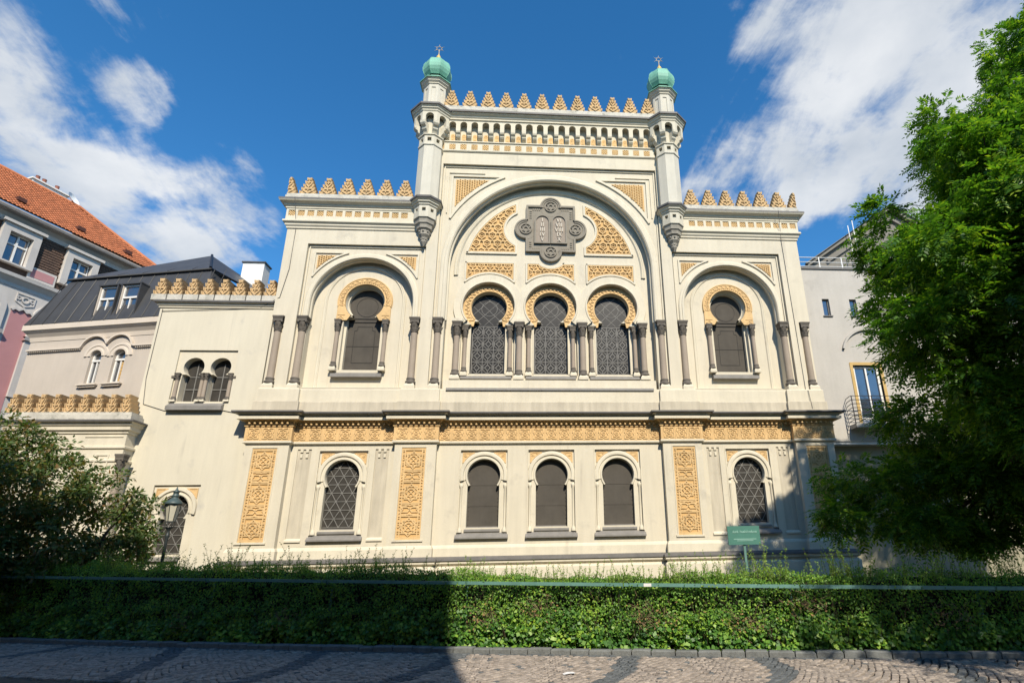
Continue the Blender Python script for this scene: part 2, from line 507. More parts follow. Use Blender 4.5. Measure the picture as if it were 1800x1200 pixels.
WP = {}
def place(name, me, m, parent=None, origin=(0, 0, 0), rot=None, scale=None):
    """one object; origin is in the thing's own (top-level) frame"""
    if m is not None and not me.materials:
        me.materials.append(MATS[m] if isinstance(m, str) else m)
    o = bpy.data.objects.new(name, me)
    col.objects.link(o)
    wp = Vector(origin)
    if parent is not None:
        o.parent = parent
        o.location = wp - WP.get(parent.name, Vector())
    else:
        o.location = wp
    if rot is not None:
        o.rotation_euler = rot
    if scale is not None:
        o.scale = scale
    WP[o.name] = wp
    return o
def tag(o, label=None, cat=None, group=None, kind=None):
    if label: o['label'] = label
    if cat: o['category'] = cat
    if group: o['group'] = group
    if kind: o['kind'] = kind
    return o
def thing(name, label, cat, loc=(0, 0, 0), rz=0.0, group=None):
    o = bpy.data.objects.new(name, None)
    o.empty_display_size = 0.3
    col.objects.link(o)
    o.location = loc
    o.rotation_euler = (0, 0, rz)
    WP[o.name] = Vector((0, 0, 0)) if rz else Vector(loc)
    return tag(o, label, cat, group)
def arcpts(cx, cz, r, a0, a1, n):
    return [(cx + r * math.cos(a0 + (a1 - a0) * i / n), cz + r * math.sin(a0 + (a1 - a0) * i / n)) for i in range(n + 1)]
def archopen(cx, half, cz, zb, n=28):
    return [(cx - half, zb)] + [(cx + half, zb)] + arcpts(cx, cz, half, 0, PI, n)
def horseshoe(cx, cz, r, zw, half, zb, n=28):
    """round head narrowing to the waist at zw, straight jambs below"""
    a = math.asin(max(-1, min(1, (zw - cz) / r)))
    return [(cx - half, zb), (cx + half, zb), (cx + half, zw)] + arcpts(cx, cz, r, a, PI - a, n) + [(cx - half, zw)]
def rect(x0, x1, z0, z1):
    return [(x0, z0), (x1, z0), (x1, z1), (x0, z1)]
def dedupe(pts):
    out = []
    for p in pts:
        if not out or (abs(p[0] - out[-1][0]) + abs(p[1] - out[-1][1])) > 1e-5:
            out.append(p)
    return out

# ------------------------------------------------------------------ ground
GX = -0.315
def kerbY(x):                     # line of the kerb in front of the hedge
    x = max(-22.0, min(14.0, x))
    return 0.0040 * x * x - 0.305 * x - 11.86
def railZ(x):
    return 1.195 - 0.0215 * x
st = MB().add([(-900, -700, -0.012), (900, -700, -0.012), (900, 900, -0.012), (-900, 900, -0.012)], [(0, 1, 2, 3)]).build('street', 'joint')
tag(st, kind='structure')
m = MB()
xs_ = [-34 + i * 1.0 for i in range(62)]
m.add([(x, kerbY(x) + 0.12, 0.05) for x in xs_] + [(x, 30, 0.05) for x in xs_], [(i, i + 1, len(xs_) + i + 1, len(xs_) + i) for i in range(len(xs_) - 1)])
tag(m.build('garden_bed', 'soil'), kind='structure')

# ------------------------------------------------------------------ the main building
B = thing('synagogue', 'cream plastered building with ochre relief panels, stepped battlements and two green copper domes', 'building')
CZ, CR = 14.42, 4.70            # big arch
WX, WZ, WR = 8.31, 12.45, 2.20  # wing arches
# ---- upper walls
outer = [(-11.93, 7.3), (-11.93, 8.5), (-11.40, 8.5), (-11.40, 11.74), (-11.93, 11.74), (-11.93, 16.2), (-6.02, 16.2), (-6.02, 22.2),
         (6.02, 22.2), (6.02, 16.2), (11.93, 16.2), (11.93, 11.74), (11.40, 11.74), (11.40, 8.5), (11.93, 8.5), (11.93, 7.3)]
m = MB()
m.slab(outer, [rect(-5.2, 5.2, 8.5, 19.88), rect(-10.93, -5.70, 8.5, 15.30), rect(5.70, 10.93, 8.5, 15.30)], -0.16, 0.03)
m.build('front_wall', 'plaster', B)
m = MB()
o2 = [(-11.92, 7.3), (-11.92, 16.15), (-6.0, 16.15), (-6.0, 22.15), (6.0, 22.15), (6.0, 16.15), (11.92, 16.15), (11.92, 7.3)]
m.slab(o2, [archopen(0, CR, CZ, 8.48, 56), archopen(-WX, WR, WZ, 8.56, 36), archopen(WX, WR, WZ, 8.56, 36)], 0.0, 0.46)
m.build('arcade_wall', 'plaster', B)
m = MB()
m.box(-11.92, -11.6, 0.01, 13, 0.0, 17.3).box(11.6, 11.92, 0.01, 13, 0.0, 17.3).box(-11.5, 11.5, 12.7, 13, 0.0, 17.2)
m.box(-6.0, -5.6, 0.02, 13.05, 16.0, 22.6).box(5.6, 6.0, 0.02, 13.05, 16.0, 22.6).box(-5.5, 5.5, 12.75, 13.04, 16, 22.5)
m.box(-11.5, 11.5, 1.2, 1.3, 0.0, 16.9).box(-5.5, 5.5, 1.35, 1.45, 16.5, 22.1)
m.build('side_wall', 'plaster', B)
m = MB()
m.box(-11.85, -5.9, 0.3, 12.9, 17.0, 17.25).box(5.9, 11.85, 0.3, 12.9, 17.0, 17.25).box(-5.7, 5.7, 0.3, 12.9, 22.2, 22.45)
m.build('roof', 'roof_sheet', B)

# ---- straps and reliefs
def star(m, c, r, wd, y, h, n=6, rot=PI / 2):
    """star outline of two turned polygons"""
    k = n // 2
    for ph in (0, PI / k):
        pts = [(c[0] + r * math.cos(rot + ph + 2 * PI * i / k), c[1] + r * math.sin(rot + ph + 2 * PI * i / k)) for i in range(k)]
        m.pl(pts, wd, y - (0.002 if ph else 0), h, True)
def ring2(m, c, r, wd, y, h, n=14):
    m.arc(c[0], c[1], [(r + wd / 2, y), (r + wd / 2, y - h), (r - wd / 2, y - h), (r - wd / 2, y)], 0, 2 * PI, n)
def clip_lines(segs, inside, step=0.03):
    """keep the pieces of straps that lie inside an outline"""
    out = []
    for p, q in segs:
        d = math.hypot(q[0] - p[0], q[1] - p[1])
        n = max(2, int(d / step))
        run = None
        last = None
        for i in range(n + 1):
            t_ = i / n
            x, z_ = p[0] + (q[0] - p[0]) * t_, p[1] + (q[1] - p[1]) * t_
            if inside(x, z_):
                if run is None:
                    run = (x, z_)
                last = (x, z_)
            else:
                if run and last != run:
                    out.append((run, last))
                run = None
        if run and last != run:
            out.append((run, last))
    return out

def tall_panel(parent, x0, x1, z0, z1, y):
    """strapwork panel: three star medallions joined by knots"""
    cx, hw = (x0 + x1) / 2, (x1 - x0) / 2
    g = MB().box(x0 + 0.005, x1 - 0.005, y, y + 0.03, z0 + 0.005, z1 - 0.005).build('relief_panel', 'ochre_ground', parent, (cx, y, z0))
    m = MB()
    h, wd = 0.034, 0.042
    H = z1 - z0
    for s_ in (-1, 1):
        m.bar((cx + s_ * (hw - 0.03), z0), (cx + s_ * (hw - 0.03), z1), 0.05, y, h)
        m.bar((cx + s_ * (hw - 0.14), z0), (cx + s_ * (hw - 0.14), z1), wd, y - 0.001, h)
    for zc in (z0 + 0.03, z1 - 0.03):
        m.bar((x0, zc), (x1, zc), 0.05, y - 0.002, h)
    cs = [z0 + H * k for k in (0.135, 0.5, 0.865)]
    for zc in cs:
        star(m, (cx, zc), 0.34, wd, y - 0.003, h, 8, PI / 4)
        star(m, (cx, zc), 0.19, 0.026, y - 0.006, h, 8, PI / 4)
        for k in range(4):
            a = PI / 4 + k * PI / 2
            m.bar((cx + 0.05 * math.cos(a), zc + 0.05 * math.sin(a)), (cx + 0.3 * math.cos(a), zc + 0.3 * math.sin(a)), 0.025, y - 0.005, h)
        m.box(cx - 0.035, cx + 0.035, y - h - 0.006, y, zc - 0.035, zc + 0.035)
        for dz in (-0.40, 0.40):
            m.bar((x0 + 0.03, zc + dz), (x1 - 0.03, zc + dz), wd, y - 0.004, h)
            m.bar((cx - 0.2, zc + dz * 1.18), (cx + 0.2, zc + dz * 1.18), wd, y - 0.004, h)
        for s_ in (-1, 1):
            for dz in (-0.17, 0.0, 0.17):
                m.bar((cx + s_ * (hw - 0.02), zc + dz), (cx + s_ * (hw - 0.24), zc + dz), 0.03, y - 0.005, h)
    for a, b in ((cs[0], cs[1]), (cs[1], cs[2])):
        zc = (a + b) / 2
        for s_ in (-1, 1):
            m.pl([(cx, zc + 0.02), (cx + s_ * 0.08, zc + 0.09), (cx + s_ * 0.3, zc + 0.09), (cx + s_ * 0.38, zc), (cx + s_ * 0.3, zc - 0.09), (cx + s_ * 0.08, zc - 0.09)], wd, y - 0.004, h, True)
            m.pl([(cx + s_ * 0.46, zc + 0.2), (cx + s_ * 0.26, zc + 0.02), (cx + s_ * 0.46, zc - 0.2)], wd, y - 0.006, h)
        for dz in (-0.19, 0.19):
            m.pl([(cx - 0.33, zc + dz), (cx - 0.06, zc + dz), (cx, zc + dz * 0.8), (cx + 0.06, zc + dz), (cx + 0.33, zc + dz)], wd, y - 0.005, h)
    zb = z0 + 0.12
    k = 0
    while zb < z1 - 0.08:
        for s_ in (-1, 1):
            m.bar((cx + s_ * (hw - 0.03), zb), (cx + s_ * (hw - 0.14), zb), 0.03, y - 0.0015, h)
            if k % 3 == 1:
                m.bar((cx + s_ * 0.12, zb), (cx + s_ * 0.33, zb), 0.03, y - 0.0055, h * 0.9)
        zb += 0.113
        k += 1
    m.build('strapwork', 'ochre', g, (cx, y, z0))
    return g

def arabesque(parent, name, outline, y, seed, sx=0.42, wd=0.036, h=0.05, small=True):
    """interlaced straps filling an outline given as x,z points"""
    from mathutils.geometry import intersect_point_tri_2d
    xs = [p[0] for p in outline]; zs = [p[1] for p in outline]
    x0, x1, z0, z1 = min(xs), max(xs), min(zs), max(zs)
    def inside(x, z_):
        c = False
        n = len(outline)
        for i in range(n):
            (ax, az), (bx, bz) = outline[i], outline[(i + 1) % n]
            if (az > z_) != (bz > z_) and x < (bx - ax) * (z_ - az) / (bz - az) + ax:
                c = not c
        return c
    cx, cz = (x0 + x1) / 2, (z0 + z1) / 2
    g = MB().slab(outline, [], y, y + 0.02).build(name, 'ochre_ground', parent, (cx, y, z0))
    m = MB()
    segs = []
    nx = int((x1 - x0) / sx) + 2
    nz = int((z1 - z0) / sx) + 2
    for i in range(-nx, nx + 1):
        for k in range(-1, nz + 1):
            px, pz = cx + i * sx + (sx / 2 if k % 2 else 0), z0 + k * sx * 0.866
            r_ = sx * 0.36
            hx = [(px + r_ * math.cos(PI / 6 + PI / 3 * j), pz + r_ * math.sin(PI / 6 + PI / 3 * j)) for j in range(6)]
            segs += [(hx[j], hx[(j + 1) % 6]) for j in range(6)]
            for j in range(3):
                a = PI / 6 + PI / 3 * (2 * j)
                segs.append(((px + r_ * math.cos(a), pz + r_ * math.sin(a)), (px + sx * 0.66 * math.cos(a), pz + sx * 0.66 * math.sin(a))))
    rr = random.Random(seed)
    for k, (p, q) in enumerate(clip_lines(segs, inside)):
        m.bar(p, q, wd, y - 0.0007 * (k % 4), h, 0.006)
    if small:
        for i in range(-nx, nx + 1):
            for k in range(-1, nz + 1):
                px, pz = cx + i * sx + (sx / 2 if k % 2 else 0), z0 + k * sx * 0.866
                if inside(px - 0.05, pz) and inside(px + 0.05, pz):
                    ring2(m, (px, pz), sx * 0.15, 0.024, y, h * 0.8, 7)
    n = len(outline)
    # strap along the border, kept inside
    ox = sum(xs) / n; oz = sum(zs) / n
    for i in range(n):
        p, q = outline[i], outline[(i + 1) % n]
        m.bar(p, q, 0.05, y - 0.003 - 0.0005 * (i % 3), h * 0.9)
    m.build('strapwork', 'ochre', g, (cx, y, z0))
    return g
def fret_panel(parent, name, outline, y, pitch=0.115):
    """close-set key pattern of short straps in vertical rows"""
    xs = [p[0] for p in outline]; zs = [p[1] for p in outline]
    x0, x1, z0, z1 = min(xs), max(xs), min(zs), max(zs)
    n_ = len(outline)
    def inside(x, z_):
        c = False
        for i in range(n_):
            (ax, az), (bx, bz) = outline[i], outline[(i + 1) % n_]
            if (az > z_) != (bz > z_) and x < (bx - ax) * (z_ - az) / (bz - az) + ax:
                c = not c
        return c
    g = MB().slab(outline, [], y, y + 0.02).build(name, 'ochre_ground', parent, ((x0 + x1) / 2, y, z0))
    m = MB()
    i = 0
    x = x0 + 0.04
    while x < x1:
        for p, q in clip_lines([((x, z0), (x, z1))], inside):
            m.bar(p, q, 0.035, y, 0.04)
        z_ = z0
        while z_ < z1:
            if inside(x + pitch / 2 - 0.03, z_) and inside(x + pitch / 2 + 0.03, z_):
                m.bar((x + 0.0, z_), (x + pitch * 0.62, z_ + (0.03 if i % 2 else -0.03)), 0.03, y - 0.001, 0.036)
            z_ += 0.095
        x += pitch
        i += 1
    m.build('strapwork', 'ochre', g, ((x0 + x1) / 2, y, z0))
    return g
def frame_bars(m, pts, wd, y, h, closed=True):
    m.pl(pts, wd, y, h, closed)

# ---- columns (shared meshes)
def col_meshes(Ht, r, ab):
    """shaft, capital, base, plinth of a column of height Ht, standing at z=0"""
    caph, bh, ph = min(0.68, Ht * 0.24), min(0.25, Ht * 0.09), min(0.24, Ht * 0.08)
    z0, z1, z2 = ph, ph + bh, Ht - caph
    sh = MB().lathe(0, 0, [(r * 1.04, z1 - 0.01), (r, z1 + 0.1), (r * 0.93, z2 + 0.01)], 16).mesh('column')
    b = MB().lathe(0, 0, [(r * 1.45, z0), (r * 1.5, z0 + bh * 0.2), (r * 1.45, z0 + bh * 0.4), (r * 1.15, z0 + bh * 0.5), (r * 1.1, z0 + bh * 0.65), (r * 1.22, z0 + bh * 0.8), (r * 1.15, z1), (r * 0.9, z1)], 16).mesh('column_base')
    p = MB()
    k = ab * 0.54
    p.box(-k, k, -k, k, 0.0, ph * 0.55)
    p.lathe(0, 0, [(k * 1.38, ph * 0.55), (r * 1.5, ph)], 4, PI / 4, False)
    p = p.mesh('column_plinth')
    c = MB()
    c.lathe(0, 0, [(r * 0.9, z2), (r * 1.12, z2 + caph * 0.02), (r * 1.12, z2 + caph * 0.07), (r * 0.95, z2 + caph * 0.1), (r * 1.05, z2 + caph * 0.4), (ab * 0.46, z2 + caph * 0.66)], 12)
    for k2 in range(8):                          # leaves
        a = 2 * PI * k2 / 8
        ca, sa = math.cos(a), math.sin(a)
        tx, ty = -sa, ca
        wl = r * 0.42
        zz0, zz1 = z2 + caph * 0.12, z2 + caph * 0.44
        q = []
        for (rad, zz_, ww) in ((r * 1.0, zz0, wl), (r * 1.22, zz0 + caph * 0.2, wl), (r * 1.5, zz1, wl * 0.5), (r * 1.32, zz1 - caph * 0.05, wl * 0.3)):
            q += [(ca * rad + tx * ww, sa * rad + ty * ww, zz_), (ca * rad - tx * ww, sa * rad - ty * ww, zz_)]
        c.add(q, [(0, 1, 3, 2), (2, 3, 5, 4), (4, 5, 7, 6)])
    for sx in (-1, 1):
        for sy in (-1, 1):
            c.sph((sx * ab * 0.38, sy * ab * 0.38, z2 + caph * 0.62), ab * 0.12, 6, 4)
    k = ab / 2
    c.box(-k * 0.93, k * 0.93, -k * 0.93, k * 0.93, z2 + caph * 0.66, z2 + caph * 0.82)
    c.box(-k, k, -k, k, z2 + caph * 0.82, z2 + caph * 0.9)
    c.box(-k * 1.09, k * 1.09, -k * 1.09, k * 1.09, z2 + caph * 0.9, Ht)
    c = c.mesh('column_capital')
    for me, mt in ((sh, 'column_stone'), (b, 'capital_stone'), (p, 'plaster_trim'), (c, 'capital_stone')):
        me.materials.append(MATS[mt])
    return sh, b, p, c
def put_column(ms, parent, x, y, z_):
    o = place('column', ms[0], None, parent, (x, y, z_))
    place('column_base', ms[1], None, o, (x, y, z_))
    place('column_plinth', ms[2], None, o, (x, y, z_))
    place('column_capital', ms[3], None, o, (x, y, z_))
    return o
BIG = col_meshes(3.24, 0.15, 0.42)
for s_ in (-1, 1):
    for x in (11.665, 10.66, 5.945, 4.955):
        put_column(BIG, B, s_ * x, -0.03 if x < 11 else 0.0 - 0.01, 8.5)

# ---- big arch and wing arches: mouldings
m = MB()
m.arc(0, CZ, [(CR + 0.34, 0.0), (CR + 0.34, -0.06), (CR + 0.29, -0.09), (CR + 0.17, -0.09), (CR + 0.15, -0.13), (CR + 0.05, -0.13), (CR - 0.004, -0.08), (CR - 0.004, 0.06), (CR - 0.07, 0.1), (CR - 0.07, 0.2), (CR - 0.02, 0.24)], 0, PI, 64)
for s_ in (-1, 1):
    prof = [(CR + 0.34, 0.0), (CR + 0.34, -0.06), (CR + 0.29, -0.09), (CR + 0.17, -0.09), (CR + 0.15, -0.13), (CR + 0.05, -0.13), (CR - 0.004, -0.08), (CR - 0.004, 0.06), (CR - 0.07, 0.1), (CR - 0.07, 0.2), (CR - 0.02, 0.24)]
    for (r1, y1), (r2, y2) in zip(prof[:-1], prof[1:]):
        m.add([(s_ * r1, y1, 11.742), (s_ * r2, y2, 11.742), (s_ * r2, y2, CZ), (s_ * r1, y1, CZ)], [(0, 1, 2, 3)])
m.arc(0, CZ, [(CR - 0.20, 0.46), (CR - 0.22, 0.40), (CR - 0.27, 0.38), (CR - 0.32, 0.41), (CR - 0.36, 0.38), (CR - 0.40, 0.42), (CR - 0.42, 0.46)], -0.06, PI + 0.06, 60)
m.build('big_arch_moulding', 'plaster_trim', B, (0, 0, CZ))
for s_ in (-1, 1):
    m = MB()
    cx = s_ * WX
    m.arc(cx, WZ, [(WR + 0.24, 0.0), (WR + 0.24, -0.05), (WR + 0.20, -0.075), (WR + 0.12, -0.075), (WR + 0.10, -0.11), (WR + 0.03, -0.11), (WR - 0.004, -0.06), (WR - 0.004, 0.05), (WR - 0.05, 0.09), (WR - 0.05, 0.17), (WR - 0.02, 0.2)], 0, PI, 44)
    prof = [(WR + 0.24, 0.0), (WR + 0.24, -0.05), (WR + 0.20, -0.075), (WR + 0.12, -0.075), (WR + 0.10, -0.11), (WR + 0.03, -0.11), (WR - 0.004, -0.06), (WR - 0.004, 0.05), (WR - 0.05, 0.09), (WR - 0.05, 0.17), (WR - 0.02, 0.2)]
    for t_ in (-1, 1):
        for (r1, y1), (r2, y2) in zip(prof[:-1], prof[1:]):
            m.add([(cx + t_ * r1, y1, 11.742), (cx + t_ * r2, y2, 11.742), (cx + t_ * r2, y2, WZ), (cx + t_ * r1, y1, WZ)], [(0, 1, 2, 3)])
    q = [(1.79, 0.41), (1.77, 0.365), (1.73, 0.35), (1.69, 0.37), (1.66, 0.355), (1.63, 0.38), (1.62, 0.41)]
    m.arc(cx, 12.72, q, 0, PI, 40)
    for t_ in (-1, 1):
        for (r1, y1), (r2, y2) in zip(q[:-1], q[1:]):
            m.add([(cx + t_ * r1, y1, 8.62), (cx + t_ * r2, y2, 8.62), (cx + t_ * r2, y2, 12.72), (cx + t_ * r1, y1, 12.72)], [(0, 1, 2, 3)])
    m.build('wing_arch_moulding', 'plaster_trim', B, (cx, 0, WZ))

# spandrels
def spandrel(cx, cz, r, x_in, x_out, z_top, sgn):
    """corner outline between a circle and the frame corner"""
    zb = cz + math.sqrt(r * r - (x_out - cx) ** 2)
    a0 = math.atan2(zb - cz, x_out - cx)
    xi = cx + sgn * math.sqrt(r * r - (z_top - cz) ** 2)
    a1 = math.atan2(z_top - cz, xi - cx)
    return [(x_out, zb), (x_out, z_top)] + arcpts(cx, cz, r, a1, a0, 10)
for s_ in (-1, 1):
    ol = spandrel(0, CZ, 5.53, 0, s_ * 4.57, 19.08, s_)
    fret_panel(B, 'spandrel_panel', dedupe(ol), -0.008)
    fr = spandrel(0, CZ, 5.36, 0, s_ * 4.74, 19.28, s_)
    MB().pl(dedupe(fr), 0.10, 0.0, 0.075, True).pl([(s_ * 3.2, 19.46), (s_ * 4.92, 19.46), (s_ * 4.92, 17.2)], 0.05, 0.0, 0.05).build('spandrel_frame', 'plaster_trim', B, (s_ * 4, 0, 18))
    for t_ in (-1, 1):
        cx = s_ * WX
        ol = spandrel(cx, WZ, 2.72, 0, cx + t_ * 2.17, 14.80, t_)
        fret_panel(B, 'spandrel_panel', dedupe(ol), -0.008, 0.10)
        fr = spandrel(cx, WZ, 2.62, 0, cx + t_ * 2.28, 14.93, t_)
        MB().pl(dedupe(fr), 0.07, 0.0, 0.06, True).build('spandrel_frame', 'plaster_trim', B, (cx + t_ * 2, 0, 14.5))
MB().pl([(-5.12, 8.6), (-5.12, 19.80), (5.12, 19.80), (5.12, 8.6)], 0.05, 0.0, 0.06).build('bay_frame', 'plaster_trim', B, (0, 0, 8.6))
for s_ in (-1, 1):
    MB().pl([(s_ * 5.78, 11.8), (s_ * 5.78, 15.22), (s_ * 10.85, 15.22), (s_ * 10.85, 11.8)], 0.05, 0.0, 0.06).build('bay_frame', 'plaster_trim', B, (s_ * WX, 0, 8.6))

# ---- centre bay back wall with three windows
WXS = (-2.83, 0.0, 2.83)
YB = 0.46
holes = [horseshoe(x, 12.60, 1.17, 11.70, 1.19, 9.30, 36) for x in WXS]
bo = archopen(0, CR + 0.06, CZ, 8.40, 40)
MB().slab(bo, holes, YB, 0.66).build('bay_wall', 'plaster', B, (0, YB, 8.4))
YR = 0.64
MINOR = col_meshes(2.36, 0.095, 0.27)
MAJOR = col_meshes(2.70, 0.135, 0.40)
def win_lattice_octagon(m, cx, half, z0, zw, cz, r, y):
    """leaded light: rows of octagons with diamonds, arcs in the head"""
    b, h = 0.017, 0.02
    n = 3
    pw = 2 * half / n
    rows = 4
    ph = (zw - z0) / rows
    for i in range(n + 1):
        m.bar((cx - half + i * pw, z0), (cx - half + i * pw, zw), b * (1.5 if i in (0, n) else 1), y, h)
    for k in range(rows + 1):
        m.bar((cx - half, z0 + k * ph), (cx + half, z0 + k * ph), b * 1.2, y - 0.001, h)
    for i in range(n):
        for k in range(rows):
            ox, oz = cx - half + (i + 0.5) * pw, z0 + (k + 0.5) * ph
            c = 0.30 * pw
            e, g = pw * 0.42, ph * 0.42
            m.pl([(ox - e + c, oz - g), (ox + e - c, oz - g), (ox + e, oz - g + c), (ox + e, oz + g - c), (ox + e - c, oz + g), (ox - e + c, oz + g), (ox - e, oz + g - c), (ox - e, oz - g + c)], b, y - 0.002, h, True)
            m.pl([(ox - 0.12, oz), (ox, oz - 0.14), (ox + 0.12, oz), (ox, oz + 0.14)], b * 1.2, y - 0.004, h, True)
            for dx, dz in ((1, 0), (-1, 0), (0, 1), (0, -1)):
                m.bar((ox + dx * 0.12, oz + dz * 0.14), (ox + dx * e, oz + dz * g), b * 0.8, y - 0.003, h)
    # head
    def inside(x, z_):
        return math.hypot(x - cx, z_ - cz) < r - 0.02 and z_ > zw
    segs = []
    for k in range(-2, 3):
        for d in (-1, 1):
            segs.append(((cx + k * 0.52 - d * 0.9, cz - 0.9), (cx + k * 0.52 + d * 0.9, cz + 0.9)))
    for p, q in clip_lines(segs, inside):
        m.bar(p, q, b * 0.75, y, h * 0.5)
    ring2(m, (cx, cz + 0.1), r * 0.45, b * 0.75, y - 0.002, h * 0.5, 18)
for x in WXS:
    wnd = MB().box(x - 0.86, x + 0.86, 0.90, 0.925, 9.35, 13.5).build('window', 'dark_glass', B, (x, 0.9, 9.35))
    m = MB()
    win_lattice_octagon(m, x, 0.72, 9.5, 11.78, 12.57, 0.80, 0.9)
    m.build('leaded_bars', 'lead', wnd, (x, 0.9, 9.5))
    MB().slab(rect(x - 1.25, x + 1.25, 9.25, 13.85), [horseshoe(x, 12.60, 0.80, 11.93, 0.78, 9.42)], YR, 0.94).build('window_wall', 'plaster_trim', wnd, (x, YR, 9.3))
    # ochre ring
    a = R(-43)
    m = MB()
    m.arc(x, 12.60, [(1.20, YR), (1.165, 0.60), (0.82, 0.60), (0.79, 0.66)], a, PI - a, 44)
    for s_ in (-1, 1):
        p = [(x + s_ * 1.165 * math.cos(a), 12.6 + 1.165 * math.sin(a)), (x + s_ * 0.82 * math.cos(a), 12.6 + 0.82 * math.sin(a)), (x + s_ * 0.66, 11.68), (x + s_ * 0.99, 11.68)]
        m.slab(p, [], 0.601, 0.65)
    rg = m.build('arch_ring', 'ochre', wnd, (x, YB, 12.6))
    m = MB()
    nn = 24
    for i in range(nn):
        th = a + (PI - 2 * a) * (i + 0.5) / nn
        c = (x + 0.99 * math.cos(th), 12.6 + 0.99 * math.sin(th))
        d = (-math.sin(th), math.cos(th)); e = (math.cos(th), math.sin(th))
        m.pl([(c[0] - d[0] * 0.09 - e[0] * 0.09, c[1] - d[1] * 0.09 - e[1] * 0.09), (c[0] + e[0] * 0.08, c[1] + e[1] * 0.08), (c[0] + d[0] * 0.09 - e[0] * 0.09, c[1] + d[1] * 0.09 - e[1] * 0.09)], 0.035, 0.60, 0.035)
    m.arc(x, 12.6, [(1.165, 0.60), (1.165, 0.57), (1.12, 0.57), (1.12, 0.60)], a, PI - a, 40)
    m.arc(x, 12.6, [(0.87, 0.60), (0.87, 0.575), (0.82, 0.575), (0.82, 0.60)], a, PI - a, 40)
    m.build('ring_ornament', 'ochre', wnd, (x, YB, 12.6))
    # hood: stepped plaster face around the ring
    m = MB()
    m.arc(x, 12.60, [(1.60, YB), (1.58, 0.37), (1.26, 0.36), (1.23, 0.32), (1.18, 0.32), (1.165, 0.36), (1.165, 0.50)], R(-38), PI + R(38), 44)
    m.build('hood', 'plaster_trim', wnd, (x, YB, 12.6))
    for s_ in (-1, 1):
        MB().bar((x + s_ * 0.79, 9.42), (x + s_ * 0.79, 11.86), 0.05, YR, 0.03).build('jamb', 'plaster_trim', wnd, (x, YR, 9.4))
    MB().add([(x - 1.1, 0.86, 9.46), (x + 1.1, 0.86, 9.46), (x + 1.1, 0.30, 9.20), (x - 1.1, 0.30, 9.20), (x + 1.1, 0.30, 9.10), (x - 1.1, 0.30, 9.10), (x + 1.1, 0.5, 9.10), (x - 1.1, 0.5, 9.10)],
             [(0, 1, 2, 3), (3, 2, 4, 5), (5, 4, 6, 7)]).build('sill', 'sill_metal', wnd, (x, 0.3, 9.1))
    for s_ in (-1, 1):
        put_column(MINOR, B, x + s_ * 1.0, 0.50, 9.27)
for x in (-4.16, -1.415, 1.415, 4.16):
    put_column(MAJOR, B, x, 0.24, 9.0)
    MB().box(x - 0.24, x + 0.24, 0.10, 0.44, 11.705, 11.86).build('impost', 'plaster_trim', B, (x, 0.2, 11.7))
MB().add([(-4.6, 0.44, 8.98), (4.6, 0.44, 8.98), (4.6, 0.05, 8.96), (-4.6, 0.05, 8.96), (-4.6, 0.05, 8.52), (4.6, 0.05, 8.52)], [(0, 1, 2, 3), (3, 2, 5, 4)]).build('bay_base', 'plaster_trim', B, (0, 0, 8.5))
MB().add([(-4.42, 0.04, 8.60), (4.42, 0.04, 8.60), (4.42, -0.24, 8.52), (-4.42, -0.24, 8.52), (-4.42, -0.24, 8.42), (4.42, -0.24, 8.42), (-4.42, -0.17, 8.42), (4.42, -0.17, 8.42)],
         [(0, 1, 2, 3), (3, 2, 5, 4), (4, 5, 7, 6)]).build('long_sill', 'sill_metal', B, (0, 0, 8.5))

# panels of the tympanum
def quad_outline(s_, g):
    r_ = 4.06 - g
    zb = 15.33 + g
    xi = 1.62 + g
    a0 = math.asin((zb - CZ) / r_); a1 = math.acos(xi / r_)
    pts = arcpts(0, CZ, r_, a0, a1, 16)
    c0 = (1.20, 16.67); rb = 0.98 + g
    t0 = math.acos((xi - c0[0]) / rb)
    pts += arcpts(c0[0], c0[1], rb, t0, -t0, 12)
    pts += [(xi, zb)]
    return [(s_ * x, z_) for x, z_ in pts]
for s_ in (-1, 1):
    arabesque(B, 'tympanum_panel', dedupe(quad_outline(s_, 0.10)), YB - 0.008, 3, 0.50, 0.05, 0.06)
    MB().pl(dedupe(quad_outline(s_, 0.02)), 0.09, YB, 0.075, True).build('tympanum_frame', 'plaster_trim', B, (s_ * 2.5, YB, 16))
def band_outline(x, g):
    h_ = 1.15 - g
    zt = 14.86 - g
    rb = 1.66 + g
    zb = 12.60 + math.sqrt(rb * rb - h_ * h_)
    a = math.acos(h_ / rb)
    pts = [(x - h_, zt), ] + [(x - h_, zb)] + arcpts(x, 12.6, rb, PI - a, a, 10) + [(x + h_, zt)]
    if abs(x) < 0.1:
        pts += [(0.58, zt)] + arcpts(0, 15.42, 0.80 + g, R(-40), R(-140), 8) + [(-0.58, zt)]
    return dedupe(pts)
for x in WXS:
    arabesque(B, 'relief_band', band_outline(x, 0.09), YB - 0.008, 5, 0.40, 0.042, 0.055)
    MB().pl(band_outline(x, 0.02), 0.075, YB, 0.07, True).build('band_frame', 'plaster_trim', B, (x, YB, 14))

